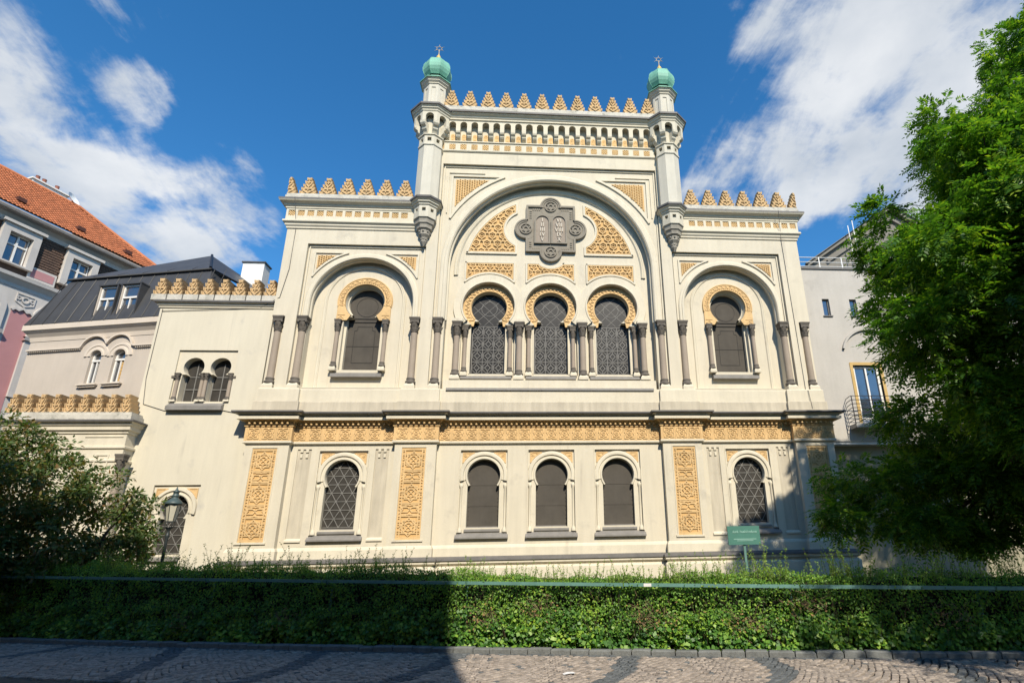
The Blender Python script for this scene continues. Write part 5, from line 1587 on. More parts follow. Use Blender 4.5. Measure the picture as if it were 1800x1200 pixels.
# roof of tile courses
ey, ez, ry, rz_ = -0.68, 21.75, 4.5, 26.45
hipx = 9.6
tl = math.hypot(ry - ey, rz_ - ez)
m = MB().add([(x0 - 6, ey, ez), (x1 + 0.5, ey, ez), (hipx, ry, rz_), (x0 - 6, ry, rz_)], [(0, 1, 2, 3)])
m.add([(x1 + 0.5, ey, ez), (x1 + 0.5, 12, ez), (hipx, ry, rz_)], [(0, 1, 2)])
TR = m.build('tile_roof', 'roof_tile', H3)
ncol, nrow = 118, 26
tv, tf = [], []
wcol = 0.215
for r_ in range(nrow):
    ta, tb = r_ / nrow, (r_ + 1.08) / nrow
    for c in range(ncol):
        xc = x1 + 0.5 - wcol * (c + 0.5)
        lim = x1 + 0.5 + (hipx - x1 - 0.5) * min(1, tb)
        if xc + wcol / 2 > lim or xc < -3.5:
            continue
        ny, nz = -(rz_ - ez) / tl, (ry - ey) / tl
        b = len(tv)
        for (t_, up) in ((ta, 0.075), (tb, 0.035)):
            for (dx, u2) in ((-0.108, 0.0), (-0.05, 0.05), (0.05, 0.05), (0.108, 0.0)):
                tv.append((xc + dx, ey + (ry - ey) * t_ + ny * (up + u2), ez + (rz_ - ez) * t_ + nz * (up + u2)))
        tf += [(b, b + 1, b + 5, b + 4), (b + 1, b + 2, b + 6, b + 5), (b + 2, b + 3, b + 7, b + 6), (b, b + 3, b + 2, b + 1)]
mm = MB()
mm.v, mm.f, mm.sm = tv, tf, [False] * len(tf)
tag(mm.build('roof_tiles', 'roof_tile', TR), kind='stuff')
MB().tube([(x1 + 0.5, ey, ez + 0.08), (hipx, ry, rz_ + 0.12), (x0, ry, rz_ + 0.12)], 0.13, 8).build('ridge', 'roof_tile', H3)
for (xv, t_) in ((4.3, 0.16), (7.6, 0.16), (10.6, 0.14)):
    y_, z_ = ey + (ry - ey) * t_, ez + (rz_ - ez) * t_
    MB().box(xv - 0.22, xv + 0.22, y_ - 0.22, y_ + 0.3, z_ + 0.05, z_ + 0.3).build('roof_vent', 'roof_vent', H3)
cs_ = MB().box(6.75, 8.9, ry + 0.3, ry + 0.9, rz_ - 1.5, rz_ + 0.62).box(6.65, 9.0, ry + 0.2, ry + 1.0, rz_ + 0.62, rz_ + 0.72).build('chimney', 'white_plaster', H3)
for xp in (7.1, 7.5, 8.3):
    MB().lathe(xp, ry + 0.6, [(0.13, rz_ + 0.72), (0.12, rz_ + 1.1), (0.14, rz_ + 1.12)], 10, cap=True).build('chimney_pot', 'pot_red', cs_)
DI = MB()
DI.T = Matrix.Translation((9.15, ry + 0.1, rz_ + 0.55)) @ Matrix.Rotation(R(60), 4, 'X') @ Matrix.Rotation(R(20), 4, 'Y')
DI.lathe(0, 0, [(0.001, -0.12), (0.25, -0.10), (0.40, -0.04), (0.5, 0.04)], 20)
DI.T = None
DI.tube([(9.15, ry + 0.15, rz_ + 0.45), (9.1, ry + 0.3, rz_ - 0.4)], 0.04, 6)
DI.build('satellite_dish', 'dish_white', H3)

# ------------------------------------------------------------------ grey house on the right
H4 = thing('grey_house', 'plain grey rendered house with white roof rail behind the leafy tree', 'house', (15, 0.5, 0))
YG = 0.55
g_h = [rect(13.11, 13.46, 12.42, 13.30), rect(14.48, 14.83, 12.42, 13.30), rect(13.93, 15.45, 6.98, 10.02)]
lun = arcpts(15.05, 10.35, 1.42, R(15), R(165), 16)
MB().slab(rect(11.98, 30, 6.33, 14.9), g_h, YG, YG + 0.3).build('wall', 'grey_plaster', H4)
MB().box(11.98, 30, YG + 0.45, YG + 0.6, 0, 6.3).build('ground_wall', 'grey_low', H4)
MB().box(11.98, 30, YG + 0.05, YG + 0.6, 6.2, 6.33).build('floor_band', 'white_plaster', H4)
MB().arc(15.05, 10.35, [(1.42, YG + 0.01), (1.42, YG - 0.12), (1.32, YG - 0.12), (1.30, YG + 0.01)], R(15), R(165), 20).build('arch_hood', 'grey_plaster', H4)
for k, (a, b) in enumerate(((13.11, 13.46), (14.48, 14.83))):
    wn = MB().box(a, b, YG + 0.14, YG + 0.16, 12.42, 13.3).build('window', 'window_glass', H4)
    MB().pl([(a + 0.02, 12.45), (b - 0.02, 12.45), (b - 0.02, 13.28), (a + 0.02, 13.28)], 0.05, YG + 0.14, 0.03, True).build('frame', 'lead', wn)
    MB().box(a - 0.06, b + 0.06, YG - 0.06, YG + 0.13, 12.36, 12.41).build('sill', 'flashing', wn)
wn = MB().box(13.93, 15.45, YG + 0.16, YG + 0.18, 6.98, 10.02).build('window', 'window_glass', H4)
MB().pl([(13.97, 7.0), (13.97, 9.98), (15.41, 9.98), (15.41, 7.0)], 0.14, YG, 0.03).build('frame', 'yellow_frame', wn)
MB().pl([(14.12, 7.0), (14.12, 9.84), (15.26, 9.84), (15.26, 7.0)], 0.10, YG + 0.16, 0.06).bar((14.69, 7.0), (14.69, 9.84), 0.08, YG + 0.159, 0.06).bar((14.12, 7.2), (15.26, 7.2), 0.5, YG + 0.158, 0.05).build('inner_frame', 'white_frame', wn)
m = MB().box(13.4, 16.2, YG - 0.55, YG, 6.86, 7.04)
BK = m.build('balcony', 'grey_plaster', H4)
m = MB()
for z_ in (7.18, 7.36, 7.54, 7.72, 7.90, 8.08, 8.26):
    m.tube([(13.42, YG, z_), (13.32, YG - 0.5, z_), (13.42, YG - 0.60, z_), (16.2, YG - 0.60, z_)], 0.016, 5)
for x in (13.36, 14.3, 15.3):
    m.tube([(x, YG - 0.58, 7.0), (x, YG - 0.58, 8.28)], 0.022, 5)
m.build('balcony_rail', 'iron', BK)
MB().box(11.99, 30, YG - 0.06, YG + 6, 14.9, 15.0).build('roof_edge', 'flashing', H4)
m = MB()
for z_ in (15.12, 15.36, 15.62):
    m.tube([(12.1, YG + 0.1, z_), (28, YG + 0.1, z_)], 0.022, 6)
for x in np.arange(12.2, 28, 1.17):
    m.tube([(x, YG + 0.1, 15.0), (x, YG + 0.1, 15.64)], 0.026, 6)
m.build('roof_rail', 'rail_white', H4)
H5 = thing('gabled_house', 'grey gable roof with two aerials rising behind the white roof rail', 'house', (24, 14, 0))
gp = [(19.3, 0), (33, 0), (33, 21.7), (26.2, 26.4), (19.3, 21.7)]
MB().slab(gp, [], 12.0, 13.0).build('gable_wall', 'gable_grey', H5)
m = MB()
for s_ in (-1, 1):
    m.add([(26.2, 11.5, 26.8), (26.2, 24, 26.8), (26.2 + s_ * 7.4, 24, 21.5), (26.2 + s_ * 7.4, 11.5, 21.5)], [(0, 1, 2, 3)])
    m.bar((26.2, 26.6), (26.2 + s_ * 7.3, 21.5), 0.3, 11.9, 0.25)
m.build('roof', 'gable_grey', H5)
MB().bar((20.6, 21.9), (26.2, 25.7), 0.2, 12.0, 0.2).bar((31.8, 21.9), (26.2, 25.7), 0.2, 12.0, 0.2).build('gable_moulding', 'gable_grey', H5)
for (xa, zt) in ((22.3, 24.6), (22.7, 25.1)):
    MB().tube([(xa, 11.3, 22.0), (xa, 11.3, zt)], 0.03, 6).build('aerial', 'rail_white', H5)

# ------------------------------------------------------------------ house behind the viewer, whose shadow falls over the left of the street
HB = thing('street_house', 'tall plastered house across the street behind the viewer, shading the left of the hedge', 'house', (1.14, -27.0, 0), R(-17.5))
HH = 18.2
MB().box(-60, 0, -10, 0, 0, HH).build('wall', 'shade_house', HB)
MB().box(-60.2, 0.0, -10.2, 0.0, HH, HH + 0.3).build('roof', 'roof_sheet', HB)
wm = MB().box(-0.6, 0.6, 0.0, 0.06, 0, 2.0).mesh('window')
wm.materials.append(MATS['window_glass'])
for r_ in range(4):
    for c in range(10):
        place('window', wm, None, HB, (-3 - c * 3.0, 0.005, 2.2 + r_ * 4.2))

# ------------------------------------------------------------------ paving
def kdir(x):
    d = Vector((1.0, kerbY(x + 0.1) - kerbY(x - 0.1), 0)); d.y /= 0.2
    return d.normalized()
KB = MB().sweep([(x, kerbY(x) + 0.05) for x in np.arange(-20, 13, 0.5)], [(-0.04, -0.01), (-0.04, 0.02), (-0.3, 0.02)]).build('kerb', 'joint')
tag(KB, kind='structure')
x = -16.0
kr = random.Random(3)
while x < 10.5:
    L = kr.uniform(0.30, 0.46)
    d = kdir(x + L / 2)
    n = Vector((d.y, -d.x, 0))
    dx = L * d.x
    a = Vector((x, kerbY(x), 0)) - n * 0.0
    hgt = 0.105 + kr.uniform(-0.012, 0.012)
    c = Vector((x + dx / 2, kerbY(x + dx / 2), 0))
    m = MB()
    l2, w2, b_ = L / 2 - 0.009, 0.09, 0.018
    base = [(-l2, -w2), (l2, -w2), (l2, w2), (-l2, w2)]
    top = [(-l2 + b_, -w2 + b_ + kr.uniform(0, .015)), (l2 - b_, -w2 + b_ + kr.uniform(0, .015)), (l2 - b_, w2 - b_), (-l2 + b_, w2 - b_)]
    pts = [(p[0], p[1], -0.03) for p in base] + [(p[0], p[1], hgt - 0.02 + kr.uniform(-.006, .006)) for p in base] + [(p[0], p[1], hgt) for p in top]
    m.add(pts, [(0, 1, 5, 4), (1, 2, 6, 5), (2, 3, 7, 6), (3, 0, 4, 7), (4, 5, 9, 8), (5, 6, 10, 9), (6, 7, 11, 10), (7, 4, 8, 11), (8, 9, 10, 11)])
    me = m.mesh('kerb_stone')
    me.materials.append(MATS['kerb_granite'])
    ob = place('kerb_stone', me, None, KB, (c.x, c.y, 0), rot=(0, 0, math.atan2(d.y, d.x) + kr.uniform(-.012, .012)))
    x += dx

BANDS = [((-10.9, -8.6), (-11.6, -10.6)), ((-7.93, -10.0), (-7.2, -12.7)), ((-4.75, -11.4), (-4.9, -13.2)), ((-2.1, -11.9), (-2.75, -13.9)), ((0.82, -13.27), (0.35, -14.36)), ((3.12, -13.65), (2.75, -14.7)), ((5.6, -13.9), (5.3, -15.0)), ((8.2, -14.6), (7.9, -15.6))]
def in_band(x, y):
    for (ax, ay), (bx, by) in BANDS:
        t_ = (y - ay) / (by - ay)
        cx = ax + (bx - ax) * t_ + 0.10 * math.sin(t_ * 3.0)
        if abs(x - cx) < 0.20:
            return True
    return False
cobs = []
cr_ = random.Random(11)
LANE = 1.30
xx = -15.0
for lane in range(0, 21):
    xc = -15.0 + lane * LANE
    for row in range(-8, 44):
        nst = 14
        for k in range(nst):
            a = (k + 0.5 + (0.5 if row % 2 else 0)) / nst - 0.5
            if a > 0.5:
                continue
            px = xc + a * LANE
            off = 0.34 * (1 - (2 * a) ** 2)
            depth = row * 0.097 + off - 0.1
            py = kerbY(px) - 0.13 - depth
            if depth < 0.02 or depth > 3.35:
                continue
            ang = math.atan2(kerbY(px + .1) - kerbY(px - .1), 0.2) + math.atan(0.34 * 8 * a / LANE)
            cobs.append((px + cr_.uniform(-.008, .008), py + cr_.uniform(-.008, .008), ang + cr_.uniform(-.10, .10), cr_.uniform(.88, 1.02), cr_.uniform(.88, 1.02), cr_.uniform(-.007, .009)))
def cob_geo(l, wd_, hh, rr):
    b_ = 0.011
    j = [rr.uniform(-.006, .006) for _ in range(8)]
    base = [(-l + j[0], -wd_ + j[1]), (l + j[2], -wd_ + j[3]), (l + j[4], wd_ + j[5]), (-l + j[6], wd_ + j[7])]
    pts = [(p[0], p[1], -0.03) for p in base] + [(p[0], p[1], hh - 0.011) for p in base] + [(p[0] * (1 - b_ / l), p[1] * (1 - b_ / wd_), hh) for p in base]
    fs = [(0, 1, 5, 4), (1, 2, 6, 5), (2, 3, 7, 6), (3, 0, 4, 7), (4, 5, 9, 8), (5, 6, 10, 9), (6, 7, 11, 10), (7, 4, 8, 11), (8, 9, 10, 11)]
    return pts, fs
def pix(x, y, z_):
    d = Vector((x, y, z_)) - CAM
    ww = d.dot(cw)
    return 1023.44 + 990 * d.dot(cr) / ww, 641.26 - 990 * d.dot(cu) / ww, ww
near = sorted(range(len(cobs)), key=lambda i: (lambda q: q[2] if (5 < q[0] < 1795 and q[1] < 1197) else 1e6)(pix(cobs[i][0], cobs[i][1], 0)))
first = set(near[:300])
shapes = {}
for tone in ('cobble_warm', 'cobble_dark'):
    for k in range(8):
        me = bpy.data.meshes.new('cobblestone')
        p, fs = cob_geo(0.045, 0.044, 0.022, random.Random(k))
        me.from_pydata(p, [], fs)
        me.materials.append(MATS[tone])
        shapes[tone, k] = me
mw, md = MB(), MB()
for i, (x, y, a, sa, sb, dz) in enumerate(cobs):
    dark = in_band(x, y) or cr_.random() < 0.03 or (kerbY(x) - 0.13 - y) < 0.14
    if i in first:
        place('cobblestone', shapes['cobble_dark' if dark else 'cobble_warm', i % 8], None, st, (x, y, dz), rot=(cr_.uniform(-.03, .03), cr_.uniform(-.03, .03), a), scale=(sa, sb, 1))
    else:
        q = md if dark else mw
        p, fs = cob_geo(0.045 * sa, 0.044 * sb, 0.022 + dz, cr_)
        q.T = Matrix.Translation((x, y, 0)) @ Matrix.Rotation(a, 4, 'Z')
        q.add(p, fs)
both = MB()
both.v = mw.v + md.v
both.f = mw.f + [tuple(j + len(mw.v) for j in f_) for f_ in md.f]
both.sm = [False] * len(both.f)
me = both.mesh('cobbles')
me.materials.append(MATS['cobble_warm']); me.materials.append(MATS['cobble_dark'])
me.polygons.foreach_set('material_index', [0] * len(mw.f) + [1] * len(md.f))
tag(place('cobbles', me, None, st), kind='stuff')

# ------------------------------------------------------------------ foliage kit
def quads_obj(name, V, mt, parent=None, origin=(0, 0, 0)):
    """V: (n,4,3) array of leaf quads"""
    n = len(V)
    me = bpy.data.meshes.new(name)
    me.vertices.add(n * 4)
    me.vertices.foreach_set('co', (V.reshape(-1, 3) - np.array(origin)).astype(np.float32).ravel())
    me.loops.add(n * 4)
    me.loops.foreach_set('vertex_index', np.arange(n * 4, dtype=np.int32))
    me.polygons.add(n)
    me.polygons.foreach_set('loop_start', np.arange(0, n * 4, 4, dtype=np.int32))
    me.update(calc_edges=True)
    return place(name, me, mt, parent, origin)
def unit(a):
    return a / np.maximum(1e-9, np.linalg.norm(a, axis=-1, keepdims=True))
def leaves(P, D, Nn, L, Wd):
    """pointed leaves: base P, direction D, face normal Nn, length L, width Wd"""
    D = unit(D)
    S = unit(np.cross(D, Nn))
    L = L[:, None]; Wd = Wd[:, None]
    up = unit(np.cross(S, D)) * L * 0.06
    return np.stack([P, P + D * L * 0.42 + S * Wd / 2 + up, P + D * L, P + D * L * 0.42 - S * Wd / 2 + up], axis=1)
def fronds(P, D, L, pairs=6, droop=0.25, ratio=0.34, wr=0.36, r=rng):
    """pinnate leaves: leaflets in pairs along a drooping stalk"""
    n = len(P)
    D = unit(D)
    up = np.tile(np.array([0, 0, 1.0]), (n, 1)) + r.normal(0, 0.35, (n, 3))
    S = unit(np.cross(D, up))
    Nn = unit(np.cross(S, D))
    out = []
    for j in range(pairs + 1):
        t_ = 0.18 + 0.82 * j / pairs
        q = P + D * (L * t_)[:, None] + np.array([0, 0, -1.0]) * (L * droop * t_ * t_)[:, None]
        ll = L * ratio * (1.0 - 0.35 * abs(t_ - 0.5) * 2) * r.uniform(0.85, 1.1, n)
        for s_ in ((-1, 1) if j < pairs else (0,)):
            dd = D * (0.55 if s_ else 1.0) + S * s_ * 0.85 + np.array([0, 0, -0.18]) + r.normal(0, 0.10, (n, 3))
            out.append(leaves(q, dd, Nn + r.normal(0, 0.22, (n, 3)), ll, ll * wr))
    return np.concatenate(out)
def in_ell(n, ells, r, shell=0.55):
    """points in a union of ellipsoids, favouring the outside"""
    vol = np.array([e[1][0] * e[1][1] * e[1][2] for e in ells]) ** 0.62
    k = r.choice(len(ells), n, p=vol / vol.sum())
    d = unit(r.normal(size=(n, 3)))
    rad = shell + (1 - shell) * r.random(n) ** 0.6
    c = np.array([e[0] for e in ells])[k]
    a = np.array([e[1] for e in ells])[k]
    return c + d * a * rad[:, None], d
def limb(m, p, q, r0, r1, rr, sag=0.0, n=7):
    p, q = Vector(p), Vector(q)
    pts = []
    for i in range(n + 1):
        t_ = i / n
        w_ = Vector((rr.uniform(-1, 1), rr.uniform(-1, 1), rr.uniform(-1, 1))) * (q - p).length * 0.035 * (1 if 0 < i < n else 0)
        pts.append(p.lerp(q, t_) + w_ + Vector((0, 0, -sag * math.sin(PI * t_))))
    m.tube(pts, r0, 8, r1)

# ------------------------------------------------------------------ the tree on the right
def pinnate_tree(name, label, base, ells, nclus, nper, fl, seed, fork, group=None, cr0=0.6, cr1=1.15):
    r = np.random.default_rng(seed)
    t = thing(name, label, 'tree', base, group=group)
    rr = random.Random(seed)
    m = MB()
    limb(m, base, fork, 0.30, 0.20, rr)
    C, dirs = in_ell(nclus, ells, r)
    tr = m.build('trunk', 'bark', t, base)
    sel = r.choice(nclus, min(nclus, 46), replace=False)
    for i in range(0, 9):
        c = C[sel[i]]
        mid = Vector(fork).lerp(Vector(c), 0.95)
        m = MB()
        limb(m, fork, mid, 0.13, 0.03, rr, -0.4)
        for j in range(4):
            c2 = C[sel[9 + (i * 4 + j) % 36]]
            if (Vector(c2) - mid).length < 5:
                st_ = Vector(fork).lerp(mid, rr.uniform(0.4, 0.85))
                limb(m, st_, c2, 0.045, 0.012, rr, -0.2, 5)
        m.build('limb', 'bark', tr, fork)
    rad = r.uniform(cr0, cr1, nclus)
    k = np.repeat(np.arange(nclus), nper)
    d = unit(r.normal(size=(len(k), 3)) + dirs[k] * 0.7 + np.array([0, 0, 0.10]))
    off = d * (rad[k] * r.random(len(k)) ** 0.55)[:, None] * np.array([1, 1, 0.55])
    P = C[k] + off
    P[:, 2] = np.maximum(P[:, 2], 1.7)
    dd = unit(d * np.array([1, 1, 0.45]) + r.normal(0, 0.35, d.shape) + np.array([0, 0, -0.12]))
    V = fronds(P, dd, r.uniform(fl * 0.75, fl * 1.25, len(k)), 5, 0.30, 0.42, 0.40, r=r)
    quads_obj('crown', V, 'ash_leaf', t, base)
    return t
ELLS = [((12.9, -12.8, 7.4), (5.0, 3.4, 4.0)), ((16.6, -12.6, 12.8), (4.9, 4.0, 4.7)), ((10.3, -10.6, 4.1), (2.6, 1.8, 1.4)),
        ((7.8, -10.0, 2.8), (1.6, 1.0, 0.8)), ((12.0, -10.6, 3.6), (3.4, 2.4, 1.7)), ((9.8, -12.3, 9.0), (2.3, 1.8, 1.7)), ((9.3, -10.2, 2.7), (2.0, 1.4, 1.0)),
        ((12.2, -12.4, 11.6), (2.6, 2.0, 2.1)), ((8.7, -12.3, 7.6), (1.5, 1.4, 1.3)), ((7.9, -13.7, 5.6), (1.2, 0.9, 0.9)), ((8.6, -13.7, 7.8), (1.4, 1.0, 1.0)), ((8.9, -14.0, 4.2), (1.4, 0.9, 0.7)), ((9.6, -14.2, 9.6), (1.5, 1.1, 1.1))]
pinnate_tree('leafy_tree', 'large leafy green tree with feathery leaves filling the right edge', (12.6, -10.4, 0.05), ELLS, 640, 95, 0.34, 21, (12.4, -11.0, 3.2), None, 0.40, 0.92)
ELL2 = [((9.6, -20.3, 8.0), (3.2, 2.6, 2.9)), ((12.0, -20.5, 9.0), (3.0, 3.0, 3.2))]
pinnate_tree('leafy_tree', 'street tree just right of the viewer, shading the right end of the hedge', (11.5, -20.5, 0.0), ELL2, 150, 90, 0.32, 22, (11.3, -20.4, 4.2))

# ------------------------------------------------------------------ the dark bush on the left
BU = thing('large_bush', 'dark broad-leaved bush with browning leaves in front of the porch', 'bush', (-15.0, -5.8, 0.05))
r = np.random.default_rng(5)
EB = [((-15.6, -6.2, 3.2), (2.6, 1.9, 2.4)), ((-13.3, -6.0, 2.6), (1.9, 1.4, 1.7)), ((-17.0, -6, 3.7), (2.4, 2, 2.5)), ((-12.5, -5.8, 2.0), (1.1, 1, 1.4)), ((-15.3, -6.0, 1.5), (3.2, 1.6, 1.2))]
C, dirs = in_ell(620, EB, r, 0.35)
rr = random.Random(5)
for i in range(7):
    m = MB()
    c = C[i * 9]
    limb(m, (-15.4 + 0.5 * i - 1.2, -5.9, 0.05), (c[0], c[1], max(1.6, c[2])), 0.07, 0.02, rr, 0.1)
    m.build('stem', 'bark', BU, (-15, -5.8, 0.05))
k = np.repeat(np.arange(620), 80)
d = unit(r.normal(size=(len(k), 3)) + dirs[k] * 0.5)
P = C[k] + d * (r.uniform(0.2, 0.62, 620)[k] * r.random(len(k)) ** 0.6)[:, None] * np.array([1, 1, 0.75])
P[:, 2] = np.maximum(P[:, 2], 0.3)
V = leaves(P, d + np.array([0, 0, -0.35]) + r.normal(0, .4, d.shape), np.array([0, -0.3, 1.0]) + r.normal(0, .5, d.shape), r.uniform(.10, .17, len(k)), r.uniform(.055, .09, len(k)))
quads_obj('foliage', V, 'shrub_leaf', BU, (-15, -5.8, 0.05))

# ------------------------------------------------------------------ hedge
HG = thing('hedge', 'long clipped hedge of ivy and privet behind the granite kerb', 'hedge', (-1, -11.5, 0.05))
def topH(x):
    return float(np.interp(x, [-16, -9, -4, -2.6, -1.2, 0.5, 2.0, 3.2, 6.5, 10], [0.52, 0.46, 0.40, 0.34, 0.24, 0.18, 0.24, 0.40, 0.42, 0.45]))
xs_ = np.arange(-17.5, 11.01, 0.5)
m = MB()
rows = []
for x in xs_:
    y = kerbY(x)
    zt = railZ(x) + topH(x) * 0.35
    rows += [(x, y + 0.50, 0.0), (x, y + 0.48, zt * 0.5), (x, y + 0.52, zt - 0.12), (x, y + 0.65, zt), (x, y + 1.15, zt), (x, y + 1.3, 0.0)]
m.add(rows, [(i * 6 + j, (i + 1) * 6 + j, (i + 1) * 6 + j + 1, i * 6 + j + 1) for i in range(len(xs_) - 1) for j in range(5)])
m.build('dark_core', CORE, HG, (-1, -11.5, 0.05))  # solid core, near-black colour stands in for shade between the leaves
r = np.random.default_rng(9)
kY = np.vectorize(kerbY)
NRM = np.array([-0.30, -0.95, 0.0]) / np.linalg.norm([-0.30, -0.95, 0.0])
def front_leaves(n, zlo, zhi, l0, l1, ar, dep):
    x = r.uniform(-17, 10.5, n)
    fz = r.random(n)
    z_ = zlo + (zhi - zlo) * fz
    zr = railZ(x)
    z_ = z_ * zr
    clump = 0.5 + 0.5 * np.sin(x * 5.1 + 2.0 * np.sin(z_ * 4.3)) * np.sin(z_ * 6.3 + 1.7 * np.sin(x * 2.7))
    y = kY(x) + 0.10 + dep * r.random(n) ** 1.3 + 0.17 * clump
    keep = r.random(n) < 1.0 - 0.45 * (clump > 0.72)
    x, y, z_ = x[keep], y[keep], z_[keep]
    n = len(x)
    P = np.stack([x, y, z_], 1)
    nn = np.array([-0.05, -0.85, 0.62]) + r.normal(0, 0.42, (n, 3))
    dd = np.stack([r.normal(0, 0.8, n), r.normal(-0.35, 0.3, n), r.normal(-0.5, 0.6, n)], 1)
    L = r.uniform(l0, l1, n)
    return leaves(P, dd, nn, L, L * r.uniform(ar * 0.85, ar * 1.15, n))
V = np.concatenate([front_leaves(17000, 0.06, 0.40, 0.055, 0.105, 0.92, 0.26), front_leaves(6000, 0.3, 0.6, 0.045, 0.085, 0.9, 0.26)])
tag(quads_obj('ivy_leaves', V, 'ivy_leaf', HG, (-1, -11.5, 0.05)), kind='stuff')
V = front_leaves(50000, 0.25, 1.02, 0.035, 0.068, 0.55, 0.26)
def top_leaves(n):
    x = r.uniform(-17, 10.5, n)
    dep = r.random(n)
    th_ = np.vectorize(topH)(x)
    bump = 0.75 + 0.35 * np.sin(x * 3.3 + 1.2 * np.sin(x * 1.1)) * np.sin(x * 1.9 + 5 * dep)
    z_ = railZ(x) - 0.08 + th_ * bump * (0.25 + 0.75 * np.sin(PI * np.clip(dep + 0.08, 0, 1))) * r.random(n) ** 0.5 + 0.02
    y = kY(x) + 0.16 + 1.1 * dep
    P = np.stack([x, y, z_], 1)
    nn = np.array([0, -0.6, 0.75]) + r.normal(0, 0.5, (n, 3))
    dd = r.normal(0, 0.7, (n, 3)) + np.array([0, 0, 0.6])
    L = r.uniform(0.032, 0.058, n)
    return leaves(P, dd, nn, L, L * 0.5)
def over_rail(n):
    c = r.uniform(-16, 10, 26)
    x = c[r.integers(0, 26, n)] + r.normal(0, 0.28, n)
    y = kY(x) + 0.03 + 0.05 * r.random(n)
    z_ = railZ(x) + r.normal(-0.01, 0.035, n)
    P = np.stack([x, y, z_], 1)
    L = r.uniform(0.032, 0.058, n)
    return leaves(P, r.normal(0, 0.7, (n, 3)) + np.array([0, -0.2, 0.1]), NRM + r.normal(0, 0.5, (n, 3)) + np.array([0, 0, 0.4]), L, L * 0.55)
V = np.concatenate([V, top_leaves(62000), over_rail(900)])
tag(quads_obj('privet_leaves', V, 'privet_leaf', HG, (-1, -11.5, 0.05)), kind='stuff')
# loose upright shoots
m = MB()
LV = []
tuft = r.uniform(-17, 10.3, 210)
td = r.uniform(0.0, 0.9, 210)
th = r.uniform(0.45, 1.25, 210)
for i in range(1750):
    q_ = i % 210
    x = tuft[q_] + r.normal(0, 0.11)
    dep = td[q_] + r.normal(0, 0.08)
    y = kerbY(x) + 0.2 + dep
    z0_ = railZ(x) + topH(x) * 0.35
    h_ = (0.07 + 0.36 * r.random() ** 1.5) * (0.65 + topH(x) * 1.1) * th[q_]
    if x < -2.5 or 2.6 < x:
        h_ *= 1.15
    lean = r.normal(0, 0.30, 2)
    tip = np.array([x + lean[0] * h_, y + lean[1] * h_, z0_ + h_])
    base = np.array([x, y, z0_ - 0.08])
    m.tube([tuple(base), tuple(tip)], 0.0035, 3, 0.0018)
    k = int(9 + h_ * 62)
    t_ = r.uniform(0.10, 1.02, k)[:, None]
    P = base + (tip - base) * t_
    ang = r.uniform(0, 2 * PI, k)
    dd = np.stack([np.cos(ang), np.sin(ang), r.uniform(0.2, 0.9, k)], 1)
    L = r.uniform(0.024, 0.050, k)
    LV.append(leaves(P, dd, np.array([0, -0.4, 0.8]) + r.normal(0, .4, (k, 3)), L, L * 0.42))
tag(m.build('shoot_stems', 'twig', HG, (-1, -11.5, 0.05)), kind='stuff')
tag(quads_obj('shoot_leaves', np.concatenate(LV), 'sprig_leaf', HG, (-1, -11.5, 0.05)), kind='stuff')
# bare twigs showing between the leaves
m = MB()
for i in range(900):
    x = r.uniform(-17, 10.3)
    z0_ = r.uniform(0.15, 0.9)
    y = kerbY(x) + r.uniform(0.16, 0.32)
    m.tube([(x, y, z0_), (x + r.normal(0, .10), y - 0.04, z0_ + r.uniform(.1, .35))], 0.005, 3, 0.003)
tag(m.build('twigs', 'twig', HG, (-1, -11.5, 0.05)), kind='stuff')

m = MB()
DL = []
for (px, pz) in ((1.35, 0.62), (1.75, 0.55), (-0.6, 0.75), (3.1, 0.5), (4.1, 0.8), (-1.6, 0.6), (-6.0, 0.6), (-8.5, 0.5), (6.4, 0.6)):
    for i in range(46):
        x = px + r.normal(0, 0.16); z0_ = pz + r.normal(0, 0.10)
        y = kerbY(x) + r.uniform(0.06, 0.22)
        a = r.normal(0, 0.7)
        L_ = r.uniform(0.08, 0.22)
        m.tube([(x, y, z0_), (x + math.sin(a) * L_, y - r.uniform(0, .05), z0_ + math.cos(a) * L_ * 0.6)], 0.0045, 3, 0.002)
    k = 40
    P = np.stack([px + r.normal(0, .2, k), np.zeros(k), pz + r.normal(0, .13, k)], 1)
    P[:, 1] = kY(P[:, 0]) + r.uniform(0.05, 0.2, k)
    L = r.uniform(.03, .06, k)
    DL.append(leaves(P, r.normal(0, 1, (k, 3)), np.array([0, -0.8, 0.5]) + r.normal(0, .5, (k, 3)), L, L * 0.6))
tag(m.build('bare_twigs', 'dry_twig', HG, (-1, -11.5, 0.05)), kind='stuff')
tag(quads_obj('dry_leaves', np.concatenate(DL), 'dry_leaf', HG, (-1, -11.5, 0.05)), kind='stuff')

